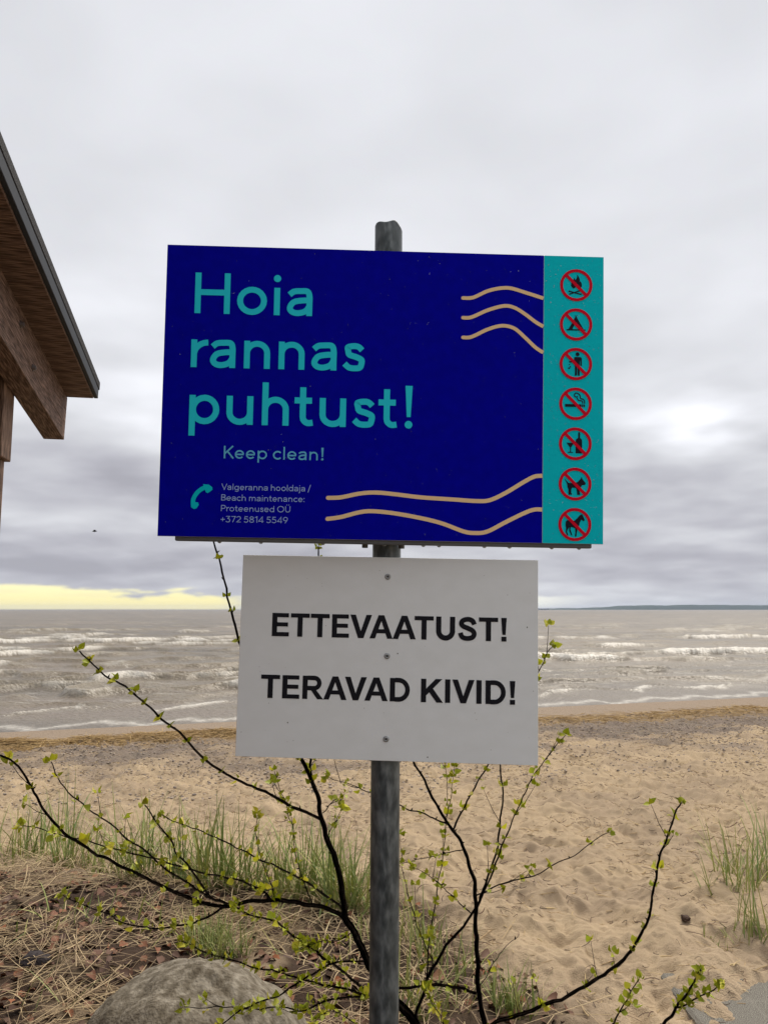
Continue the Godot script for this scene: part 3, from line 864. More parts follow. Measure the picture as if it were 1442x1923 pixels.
# ------------------------------------------------------------------ shelter
func build_shelter() -> void:
	var slope := Basis(Vector3.UP, deg_to_rad(10.6)) * Basis(Vector3.RIGHT, deg_to_rad(-7.4))
	var corner := Transform3D(slope, Vector3(-1.4048, 2.3401, -3.4))          # far lower right corner of the beam
	var base := Transform3D(Basis(Vector3.UP, deg_to_rad(10.6)), Vector3(-2.6, 0, -1.9))
	var t := thing("wooden_shelter", "brown wooden shelter with a sloping overhanging flat roof", "shelter", base)
	var xf := base.affine_inverse() * corner
	var grain := noise_texture(512, 0.02, 5, Color(0.42, 0.40, 0.38), Color(1, 1, 1), 91, 0.15)
	var bumps := noise_texture(512, 0.03, 5, Color.BLACK, Color.WHITE, 92)
	var wood := func(r: float, g: float, b: float, sc: Vector3) -> StandardMaterial3D:
		return grained(plain(lin(r, g, b), 0.7, 0.3), grain, sc, false, bumps, 0.25)
	var brown: StandardMaterial3D = wood.call(0.36, 0.235, 0.18, Vector3(14, 14, 0.9))
	var brown2: StandardMaterial3D = wood.call(0.33, 0.215, 0.165, Vector3(13, 15, 1.1))
	var upright: StandardMaterial3D = wood.call(0.38, 0.25, 0.18, Vector3(14, 0.9, 14))
	var soffit: StandardMaterial3D = wood.call(0.33, 0.215, 0.165, Vector3(0.9, 14, 14))
	var felt := grained(plain(lin(0.055, 0.058, 0.065), 0.85, 0.35), grain, Vector3(9, 9, 9), false, bumps, 0.15)
	var metal := plain(lin(0.028, 0.033, 0.042), 0.6, 0.3)
	var long := 3.6
	for side in [0.0, -2.3]:
		var b := Node3D.new()
		b.name = "beam"
		t.add_child(b, true)
		b.transform = xf * Transform3D(Basis(), Vector3(side, 0, 0))
		for q in [[0.0, 0.0665, brown2], [0.0675, 0.0665, brown], [0.135, 0.063, brown2]]:   # three boards on edge, narrow joints between them
			var g := Geo.new()
			g.box(Vector3(-0.0425, q[0] + q[1] * 0.5, long * 0.5), Vector3(0.085, q[1], long), 0.0015)
			part("board", g, q[2], b)
		if side == 0.0:
			for p in [Vector2(0.070, 0.60), Vector2(0.142, 0.80)]:
				var g := Geo.new()
				g.lathe([Vector2(0.015, -0.002), Vector2(0.015, 0.003), Vector2(0.0095, 0.0035), Vector2(0.0095, 0.011), Vector2(0.0001, 0.012)], 6, Transform3D(Basis(Vector3.FORWARD, PI / 2), Vector3(0.001, p.x, p.y)))
				part("bolt", g, plain(lin(0.06, 0.04, 0.035), 0.5, 0.5), b)
	# rafters under the roof boards and the roof itself
	for k in 26:
		var g := Geo.new()
		g.box(Vector3(-1.14, 0.210, 0.07 + k * 0.14), Vector3(2.50, 0.020, 0.136), 0.0015)
		part("roof_board", g, soffit, t, xf)
	var g := Geo.new()
	g.box(Vector3(0.117, 0.232, long * 0.5 - 0.01), Vector3(0.018, 0.046, long + 0.02), 0.002)
	part("fascia", g, metal, t, xf)
	g = Geo.new()
	g.box(Vector3(-1.14, 0.232, 0.005), Vector3(2.49, 0.022, 0.018), 0.002)
	part("fascia", g, metal, t, xf)
	g = Geo.new()
	g.box(Vector3(-1.135, 0.276, long * 0.5 - 0.015), Vector3(2.525, 0.040, long + 0.05), 0.004)
	part("roof_covering", g, felt, t, xf)
	# unseen plank wall between the two posts, added to shade the roof underside
	for k in 19:
		var added_wall_top: Vector3 = xf * Vector3(-0.165, 0.17, 0.70 + k * 0.132)
		g = Geo.new()
		g.box(Vector3(added_wall_top.x, added_wall_top.y * 0.5, added_wall_top.z), Vector3(0.026, added_wall_top.y, 0.127), 0.002)
		part("added_wall_plank", g, upright, t)
	# posts stand plumb against the inner sides of the beams
	for p in [[-0.085 - 0.07, 0.56], [-2.3 + 0.07, 0.56], [-0.085 - 0.07, 3.2], [-2.3 + 0.07, 3.2]]:
		var top: Vector3 = xf * Vector3(p[0], 0.19, p[1])
		g = Geo.new()
		g.box(Vector3(top.x - 0.012, (top.y + (-0.3)) * 0.5, top.z), Vector3(0.118, top.y + 0.3, 0.118), 0.004)
		var po := part("post", g, upright, t)
		g = Geo.new()
		g.box(Vector3(top.x + 0.008, top.y - 0.25, top.z), Vector3(0.118, 0.40, 0.13), 0.003)
		part("post_head", g, upright, po)

# ------------------------------------------------------------------ boulder and stones
func rock(r: Vector3, rough: float, seed_value: int, rings := 40, flare := 0.0) -> Geo:
	var g := Geo.new()
	var cols := rings * 2
	for a in rings + 1:
		for b in cols + 1:
			var th := PI * a / rings
			var ph := TAU * b / cols
			var d := Vector3(sin(th) * cos(ph), cos(th), sin(th) * sin(ph))
			var k := 1.0 + rough * (n_mid.get_noise_3d(d.x * 0.9 + seed_value, d.y * 0.9, d.z * 0.9) * 1.1 + 0.28 * n_mid.get_noise_3d(d.x * 3.0, d.y * 3.0 + seed_value, d.z * 3.0) + 0.10 * n_fine.get_noise_3d(d.x * 5.0, d.y * 9.0 + seed_value, d.z * 5.0))
			g.vert(Vector3(d.x * (1.06 - flare * d.y), d.y, d.z * (1.06 - flare * d.y)) * r * k, d)
	g.sheet(rings + 1, cols + 1)
	for q in g.v.size():
		if g.n[q].dot(g.v[q] / (r * r)) < 0.0: g.n[q] = -g.n[q]
	return g

func build_rocks() -> void:
	var tex := noise_texture(1024, 0.013, 7, Color(0.50, 0.47, 0.42), Color(1, 1, 1), 101, 0.15)
	var m := grained(plain(lin(0.28, 0.25, 0.20), 0.85, 0.3), tex, Vector3(1.5, 2.0, 1.5), false, noise_texture(512, 0.09, 5, Color.BLACK, Color.WHITE, 102), 0.5)
	var c := at(372, 1990, 2.9)
	var o := part("boulder", rock(Vector3(0.42, 0.40, 0.40), 0.15, 3, 60, 0.22), m, self, Transform3D(Basis(Vector3.BACK, -0.10), Vector3(c.x, -0.01, -2.9)))
	tag(o, "large smooth grey-brown boulder beside the shrub", "boulder")
	var dark := grained(plain(lin(0.06, 0.05, 0.055), 0.8, 0.3), tex, Vector3(7, 7, 7))
	var p := on_ground(65, 1812)
	o = part("stone", rock(Vector3(0.055, 0.035, 0.045), 0.35, 9, 14), dark, self, Transform3D(Basis(), p + Vector3(0, 0.012, 0)))
	tag(o, "small dark grey stone lying in the straw litter", "stone")
	p = on_ground(1287, 1733)
	o = part("stone", rock(Vector3(0.022, 0.014, 0.028), 0.4, 14, 14), grained(plain(lin(0.09, 0.055, 0.04), 0.8, 0.3), tex, Vector3(7, 7, 7)), self, Transform3D(Basis(), p + Vector3(0, 0.012, 0)))
	tag(o, "small reddish-brown stone lying on the open sand", "stone")

# ------------------------------------------------------------------ shrub
func leaf_mesh(curl: float) -> ArrayMesh:                                      # a small ovate leaf of length 1 along +y, folded on its midrib
	var g := Geo.new()
	var rows := [[0.0, 0.03], [0.12, 0.05], [0.28, 0.34], [0.5, 0.42], [0.74, 0.28], [0.9, 0.12], [1.0, 0.0]]
	for r in rows:
		var y: float = r[0]
		var bend := -curl * y * y
		for s in [-1, 0, 1]:
			g.vert(Vector3(s * r[1], y, bend + absf(s) * r[1] * 0.45), Vector3(-s * 0.4, 0.0, 1.0).normalized())
	for k in rows.size() - 1:
		for s in 2:
			var a := k * 3 + s
			g.i.append_array(PackedInt32Array([a, a + 3, a + 1, a + 1, a + 3, a + 4]))
	return g.mesh()

# [radius at root, radius at tip (mm), depth at root, depth at tip, leaf clusters per 100 pixels, pixels from root to tip]
const BRANCHES := [
	[21, 2.4, 2.34, 2.08, 2.2, [880, 2300, 868, 2180, 838, 2050, 790, 1940, 752, 1888, 716, 1850, 690, 1806, 673, 1770, 660, 1743, 648, 1718, 641, 1666, 630, 1616, 613, 1566, 603, 1536, 598, 1500, 586, 1463, 566, 1427, 520, 1335, 478, 1262, 450, 1205, 435, 1150, 418, 1075, 403, 1020, 396, 985]],
	[6, 2.5, 2.20, 2.10, 3, [588, 1466, 584, 1440, 583, 1400, 590, 1300, 597, 1180, 599, 1080, 597, 1025]],
	[6.5, 2.4, 2.25, 1.98, 2.6, [601, 1538, 553, 1516, 520, 1500, 480, 1480, 440, 1462, 400, 1438, 346, 1384, 311, 1355, 274, 1324, 226, 1285, 195, 1265, 172, 1244, 150, 1221]],
	[9, 3.2, 2.31, 1.95, 1.2, [664, 1748, 633, 1711, 586, 1700, 543, 1691, 506, 1690, 460, 1695, 436, 1699, 407, 1700, 380, 1695, 320, 1671, 300, 1663, 240, 1633, 193, 1610, 143, 1580, 116, 1560, 90, 1530, 70, 1500, 60, 1477, 40, 1450, 20, 1428, 0, 1417, -30, 1400]],
	[5, 2.2, 2.16, 2.02, 3, [436, 1702, 406, 1690, 383, 1666, 360, 1636, 346, 1616, 330, 1600, 313, 1566, 296, 1543, 273, 1513]],
	[4.5, 1.9, 2.16, 2.10, 2.5, [410, 1694, 383, 1677, 363, 1666, 320, 1638, 276, 1600, 233, 1570, 193, 1536, 156, 1510, 116, 1470, 96, 1433]],
	[5, 1.6, 2.33, 2.42, 5.5, [645, 1707, 630, 1695, 586, 1663, 533, 1633, 496, 1618, 453, 1596, 400, 1570, 353, 1550, 320, 1540, 303, 1531]],
	[4.5, 1.6, 2.22, 2.20, 5.5, [510, 1690, 500, 1675, 480, 1666, 433, 1650, 363, 1635, 313, 1620, 266, 1606, 200, 1590, 150, 1576, 93, 1561, 40, 1548]],
	[4, 1.4, 2.16, 2.05, 6.5, [430, 1700, 383, 1725, 350, 1736, 300, 1743, 243, 1738, 200, 1718, 146, 1693, 120, 1680]],
	[6, 2.5, 2.33, 2.12, 7, [700, 1880, 660, 1838, 603, 1797, 586, 1783, 553, 1760, 520, 1735, 470, 1718, 440, 1704]],
	[5.5, 1.5, 2.33, 2.10, 6.5, [745, 1885, 700, 1872, 640, 1856, 603, 1850, 553, 1836, 520, 1825, 470, 1813, 430, 1801, 387, 1788, 340, 1768]],
	[5, 1.8, 2.32, 1.95, 5.5, [700, 1815, 686, 1804, 633, 1808, 593, 1826, 560, 1846, 520, 1871, 486, 1883, 453, 1898, 423, 1918, 400, 1945]],
	[5, 1.2, 2.33, 2.0, 5.5, [752, 1888, 690, 1871, 620, 1875, 586, 1890, 560, 1900, 526, 1891, 476, 1895, 420, 1893, 347, 1891]],
	[2.6, 1.2, 2.34, 2.38, 6, [586, 1700, 572, 1660, 556, 1613, 550, 1557, 540, 1523, 530, 1490, 516, 1447]],
	[2.4, 1.1, 2.24, 2.2, 5, [515, 1690, 511, 1667, 496, 1630, 483, 1587, 481, 1530]],
	[3.4, 1.2, 2.33, 2.3, 3.5, [838, 1546, 811, 1537, 784, 1525, 755, 1514, 695, 1488, 673, 1480, 640, 1467, 616, 1460]],
	[2.2, 1.1, 2.24, 2.2, 8, [605, 1526, 620, 1510, 636, 1500, 640, 1512]],
	[2.0, 1.0, 2.27, 2.26, 7, [615, 1570, 622, 1558, 634, 1533, 642, 1520]],
	[12.5, 3.4, 2.34, 2.36, 0.4, [898, 2300, 908, 2150, 914, 2010, 909, 1923, 900, 1873, 896, 1797, 894, 1736, 892, 1684, 889, 1653, 880, 1626, 869, 1592, 857, 1568, 839, 1543, 820, 1513, 799, 1473, 787, 1449, 776, 1430, 740, 1350, 722, 1300]],
	[4.6, 1.5, 2.35, 2.2, 2.4, [852, 1556, 869, 1519, 891, 1479, 916, 1437, 965, 1350, 1012, 1259, 1028, 1229, 1040, 1212]],
	[8, 2.6, 2.30, 2.22, 1.6, [889, 2290, 860, 2150, 805, 2020, 781, 1913, 793, 1867, 814, 1815, 839, 1775, 869, 1739, 891, 1711, 906, 1675, 918, 1641, 933, 1595, 939, 1546, 943, 1501, 939, 1438, 934, 1385]],
	[4.2, 1.4, 2.26, 2.12, 4, [895, 1709, 915, 1662, 939, 1598, 949, 1574, 967, 1531, 985, 1488, 1003, 1455, 1019, 1430, 1040, 1406, 1062, 1382]],
	[3.8, 1.3, 2.35, 2.15, 1.6, [892, 1684, 905, 1674, 939, 1662, 985, 1649, 1031, 1629, 1077, 1606, 1120, 1575, 1140, 1564]],
	[9, 2.4, 2.33, 1.98, 2.6, [912, 1990, 905, 1945, 933, 1919, 973, 1906, 1016, 1888, 1077, 1864, 1120, 1838, 1153, 1814, 1178, 1792, 1196, 1771, 1211, 1740, 1221, 1713, 1227, 1676, 1234, 1633, 1242, 1599, 1251, 1575, 1261, 1547, 1270, 1523, 1277, 1507]],
	[9, 3.2, 2.34, 1.95, 2.5, [905, 2300, 960, 2230, 1060, 2140, 1170, 2020, 1251, 1918, 1276, 1881, 1294, 1857, 1317, 1820]],
	[3.4, 1.6, 1.99, 1.92, 7, [1268, 1893, 1288, 1884, 1322, 1866, 1352, 1847]],
	[4, 1.5, 2.1, 2.05, 5, [1150, 2040, 1140, 1960, 1162, 1903, 1181, 1872, 1201, 1838]],
	[3, 1.1, 2.30, 2.26, 2.5, [806, 1832, 811, 1809, 799, 1778, 781, 1730, 768, 1684, 755, 1629, 752, 1571]],
	[3.4, 1.1, 2.30, 2.4, 5, [800, 1845, 805, 1775, 814, 1711, 820, 1668, 829, 1620, 837, 1565, 840, 1507, 837, 1434, 836, 1400]],
	[1.8, 0.9, 2.36, 2.34, 8, [838, 1535, 846, 1500, 850, 1460, 852, 1437]],
	[2.2, 1.0, 2.35, 2.25, 3.5, [868, 1594, 830, 1604, 802, 1610, 753, 1620]],
	[2.6, 1.0, 2.29, 2.2, 5, [886, 1716, 866, 1699, 839, 1672, 811, 1650, 775, 1629]],
	[6, 5, 2.34, 2.33, 2.5, [894, 1866, 863, 1855, 826, 1850, 787, 1852, 750, 1856, 715, 1850]],
	[2, 0.8, 2.34, 2.2, 0.5, [904, 1850, 933, 1800, 955, 1772, 976, 1755]],
	[2.2, 1.0, 2.2, 2.05, 7, [840, 1960, 830, 1915, 812, 1888, 800, 1860]],
	[2.2, 1.0, 2.25, 2.1, 7, [700, 1950, 660, 1915, 620, 1900, 590, 1915]],
	[2.4, 1.0, 2.3, 2.2, 6, [664, 1748, 640, 1765, 600, 1768, 560, 1785]],
]

func build_shrub() -> void:
	var foot := at(885, 2290, 2.34)
	foot.y = 0.0
	var t := thing("budding_shrub", "bare dark-stemmed shrub with sparse fresh yellow-green leaves behind the sign post", "shrub", Transform3D(Basis(), foot))
	var bark := grained(plain(lin(0.125, 0.09, 0.075), 0.75, 0.3), noise_texture(512, 0.06, 4, Color(0.35, 0.33, 0.32), Color(1, 1, 1), 111, 0.2), Vector3(9, 9, 9), true, noise_texture(512, 0.08, 4, Color.BLACK, Color.WHITE, 112), 0.25)
	var leaves := []
	for b in BRANCHES:
		var px: Array = b[5]
		var n := px.size() / 2
		var total := 0.0
		var run := [0.0]
		for k in range(1, n):
			total += Vector2(px[k * 2] - px[k * 2 - 2], px[k * 2 + 1] - px[k * 2 - 1]).length()
			run.append(total)
		var pts := []
		for k in n:
			var s: float = run[k] / total
			pts.append(at(px[k * 2], px[k * 2 + 1], lerpf(b[2], b[3], s)) - foot)
		if px[1] > 2200: pts[0].y = -0.12
		var path := smooth(pts, 5)
		var rad := []
		for k in path.size():
			var s := float(k) / (path.size() - 1)
			path[k] += Vector3(n_fine.get_noise_3dv(path[k] * 9.0), n_fine.get_noise_3dv(path[k] * 9.0 + Vector3(9, 0, 0)), n_fine.get_noise_3dv(path[k] * 9.0 + Vector3(0, 9, 0))) * 0.006
			rad.append(lerpf(b[0], b[1], pow(s, 0.8)) * 0.00070 * (1.0 + 0.16 * n_fine.get_noise_2d(k * 14.0, b[0] * 7.0)))
		var g := Geo.new()
		g.tube(path, rad, 9 if b[0] > 5 else 6)
		# buds and short spurs
		for k in range(4, path.size() - 1, 4):
			if rng.randf() < 0.55 and rad[k] < 0.009:
				var d := Vector3(rng.randf_range(-1, 1), rng.randf_range(0.1, 1), rng.randf_range(-1, 1)).normalized()
				g.tube([path[k], path[k] + d * (rad[k] + 0.003), path[k] + d * (rad[k] + 0.008)], [0.0018, 0.0019, 0.0005], 5)
		# side twigs that carry a few leaves
		var buds := []
		if b[4] > 0.6:
			for k in range(5, path.size() - 3, 5):
				if rng.randf() > 0.32 or rad[k] > 0.0055: continue
				var fw: Vector3 = (path[k + 1] - path[k - 1]).normalized()
				var d := (fw * 0.9 + Vector3(rng.randf_range(-1, 1), rng.randf_range(-0.3, 1.0), rng.randf_range(-0.8, 0.8))).normalized()
				var l := rng.randf_range(0.025, 0.085)
				var e: Vector3 = path[k] + d * l + Vector3(0, l * 0.15, 0)
				g.tube([path[k], path[k] + d * l * 0.5, e], [0.0011, 0.0009, 0.0006], 5)
				buds.append([e, d])
		var br := part("branch", g, bark, t)
		for q in buds: cluster(leaves, q[0], q[1], rng.randi_range(3, 5), br)
		# clusters of young leaves at the nodes
		var along := 25.0 if total < 200.0 else 60.0
		while along < total + 1.0:
			var s := along / total
			var k := clampi(int(s * (path.size() - 1)), 1, path.size() - 1)
			var tip := along > total - 14.0
			if px[1] < 2200 or s > 0.62:
				cluster(leaves, path[k], (path[k] - path[k - 1]).normalized(), 5 if tip else rng.randi_range(2, 5), br)
			along += 100.0 / b[4] * rng.randf_range(0.6, 1.5)
		if b[4] > 0.6: cluster(leaves, path[path.size() - 1], (path[path.size() - 1] - path[path.size() - 2]).normalized(), 5, br)
	var greens := []
	for c in [Color(0.38, 0.38, 0.022), Color(0.45, 0.42, 0.03), Color(0.29, 0.33, 0.03), Color(0.46, 0.40, 0.05)]:
		var m := plain(lin(c.r, c.g, c.b), 0.5, 0.4)
		m.backlight_enabled = true
		m.backlight = lin(c.r * 0.9, c.g * 0.95, c.b * 0.6)
		greens.append(m)
	var shapes := [leaf_mesh(0.15), leaf_mesh(0.45), leaf_mesh(-0.2)]
	# the 300 largest are parts of their own, the rest is one mass
	var order := leaves.duplicate()
	order.sort_custom(func(a, b): return a[1] > b[1])
	var few := []
	var cols := []
	for k in order.size():
		if k < 300:
			var o := MeshInstance3D.new()
			o.name = "leaf"
			o.mesh = shapes[k % 3]
			o.material_override = greens[rng.randi_range(0, 3)]
			o.transform = order[k][0]
			order[k][2].add_child(o, true)
		else:
			few.append(order[k][0])
			cols.append(Color(0.40, 0.39, 0.028).lerp(Color(0.29, 0.33, 0.03), rng.randf()))
	print("leaves ", order.size())
	var mm := vertexed(0.5, 0.4)
	mm.backlight_enabled = true
	mm.backlight = lin(0.24, 0.28, 0.02)
	if few.size(): scatter("foliage", shapes[1], mm, few, cols, t)

func cluster(leaves: Array, p: Vector3, along: Vector3, n: int, br: Node3D) -> void:
	var swing := rng.randf() * TAU
	var size := rng.randf_range(0.011, 0.022)
	for k in n:
		var a := swing + TAU * k / n + rng.randf_range(-0.4, 0.4)
		var s1 := along.cross(Vector3(0.2, 0.1, 1)).normalized()
		var s2 := s1.cross(along)
		var y := (along * rng.randf_range(0.2, 0.9) + (s1 * cos(a) + s2 * sin(a)) * 0.9 + Vector3(0, 0.35, 0)).normalized()
		var x := y.cross(Vector3(rng.randf_range(-1, 1), rng.randf_range(-1, 1), rng.randf_range(-0.3, 1))).normalized()
		var z := x.cross(y)
		var s := size * rng.randf_range(0.7, 1.2)
		leaves.append([Transform3D(Basis(x * s, y * s, z * s), p + y * 0.003), s, br])

# ------------------------------------------------------------------ grass, straw and litter
func tuft(x: float, y: float, height: float, spread: float, n: int, green: float, label: String, fine := 1.0, lean := 0.8) -> void:
	var p := on_ground(x, y)
	var t := thing("grass_tuft", label, "grass", Transform3D(Basis(), p), "tufts of dune grass")
	var g := Geo.new()
	var dead := Geo.new()
	var scale := -p.z / FOCAL
	for k in int(n * 1.5):
		var r := sqrt(rng.randf()) * spread * scale * 0.5
		var a := rng.randf() * TAU
		var root := Vector3(cos(a) * r, 0, sin(a) * r * 0.8)
		root.y = land(p.x + root.x, -(p.z + root.z)) - p.y - 0.01
		var az := rng.randf() * TAU
		var l := rng.randf_range(0.05, 1.0) * lean
		var d := Vector3(cos(az) * l, 1, sin(az) * l).normalized()
		var len := height * scale * rng.randf_range(0.45, 1.1)
		if rng.randf() < green:
			var q := rng.randf()
			g.blade(root, d, len, rng.randf_range(0.006, 0.013) * fine, rng.randf_range(0.15, 1.1), Color(0.24, 0.30, 0.085).lerp(Color(0.48, 0.44, 0.16), q).lerp(Color(0.11, 0.185, 0.085), rng.randf() * 0.55))
		else:
			var d2 := Vector3(cos(az) * (l + 0.5), rng.randf_range(0.3, 1.0), sin(az) * (l + 0.5)).normalized()
			dead.blade(root, d2, len * 0.8, rng.randf_range(0.003, 0.007) * fine, rng.randf_range(0.4, 1.3), Color(0.58, 0.47, 0.28).lerp(Color(0.34, 0.25, 0.14), rng.randf()))
	var m := vertexed(0.6, 0.35)
	m.backlight_enabled = true
	m.backlight = lin(0.12, 0.16, 0.05)
	if g.v.size(): part("green_blades", g, m, t).set_meta("kind", "stuff")
	if dead.v.size(): part("dry_blades", dead, vertexed(0.75, 0.3), t).set_meta("kind", "stuff")

func build_grass() -> void:
	var A := "tall green dune grass with dry stems behind the leaf litter"
	for q in [[20, 1618, 110, 90, 26], [62, 1612, 130, 60, 26], [118, 1636, 170, 50, 30], [165, 1632, 110, 70, 22], [205, 1642, 120, 70, 22], [255, 1650, 170, 60, 34], [318, 1642, 120, 60, 22], [352, 1660, 150, 60, 30], [400, 1668, 180, 60, 34], [446, 1672, 160, 60, 30], [500, 1672, 130, 70, 26], [548, 1690, 150, 70, 34], [592, 1702, 190, 70, 52], [640, 1712, 180, 70, 48], [680, 1715, 140, 50, 30]]:
		tuft(q[0], q[1], q[2], q[3], int(q[4] * 1.7), 0.55, {592: "dense bright green dune grass just behind the thick forked shrub stem", 640: "arching dune grass between the thick shrub stem and the sign post", 680: "dune grass half hidden behind the sign post", 20: "dune grass at the outer end of the row below the shelter post"}.get(q[0], A))
	for q in [[770, 1775, 130, 60, 26], [800, 1810, 120, 60, 26], [830, 1900, 150, 120, 30], [770, 1905, 150, 90, 30], [870, 1835, 90, 70, 16]]:
		tuft(q[0], q[1], q[2], q[3], q[4], 0.45, "mixed green and straw-coloured grass among the right-hand shrub stems", 0.7, 0.6)
	tuft(962, 1910, 95, 80, 60, 0.9, "short bright green grass tuft on the sand by the thickest right shrub stem", 0.6, 0.8)
	tuft(408, 1790, 80, 110, 170, 0.97, "dense dark green cushion of fine grass above the boulder", 0.35, 0.9)
	for q in [[1405, 1668, 140, 90, 34], [1372, 1640, 110, 60, 22], [1440, 1650, 160, 50, 30], [1425, 1765, 110, 100, 30], [1345, 1680, 80, 60, 10]]:
		tuft(q[0], q[1], q[2], q[3], q[4], 0.72, "loose green dune grass growing on the open sand", 0.7, 0.7)
	tuft(1360, 1778, 30, 70, 26, 0.9, "low grey-green seedling grass flat on the sand", 0.5, 1.2)
	for q in [[30, 1760, 90, 140, 30], [130, 1730, 80, 140, 30], [240, 1720, 80, 150, 30], [500, 1760, 70, 160, 26], [620, 1800, 80, 140, 36], [690, 1760, 90, 80, 26], [120, 1880, 110, 150, 16], [330, 1770, 60, 160, 20], [560, 1740, 70, 120, 30]]:
		tuft(q[0], q[1], q[2], q[3], q[4], 0.22, "dry straw-coloured grass lying in the leaf litter", 0.8, 1.2)

func straw_mesh(bow: float) -> ArrayMesh:                                      # a thin bent stalk of length 1 along x
	var g := Geo.new()
	var p := []
	var r := []
	for k in 6:
		var s := k / 5.0
		p.append(Vector3(s - 0.5, bow * 4.0 * s * (1.0 - s) * 0.12, bow * (s - 0.5) * (s - 0.5) * 0.7))
		r.append(0.5 * (1.0 - 0.6 * s))
	for k in 6:                                                                # flattened: width is set by the copy's scale in z and y
		pass
	var f := 0
	for k in 6:
		for s in 4:
			var d := Vector3(0, [1.0, 0.0, -1.0, 0.0][s], [0.0, 1.0, 0.0, -1.0][s])
			g.vert(p[k] * Vector3(1, 1, 1) + d * r[k] * 0.012, d)
	for k in 5:
		for s in 4:
			var a := f + k * 4 + s
			var b := f + k * 4 + (s + 1) % 4
			g.i.append_array(PackedInt32Array([a, a + 4, b, b, a + 4, b + 4]))
	return g.mesh()

func lay(x: float, d: float, length: float, thick: float, tilt: float, lift := 0.0) -> Transform3D:
	var b := Basis(Vector3.UP, rng.randf() * TAU) * Basis(Vector3.BACK, rng.randf_range(-tilt, tilt)) * Basis(Vector3.RIGHT, rng.randf_range(-1, 1))
	var k := thick / (0.012 * maxf(length, 0.001))
	return Transform3D(b * Basis.from_scale(Vector3(length, length * k * 0.5, length * k)), Vector3(x, land(x, d) + 0.004 + lift, -d))

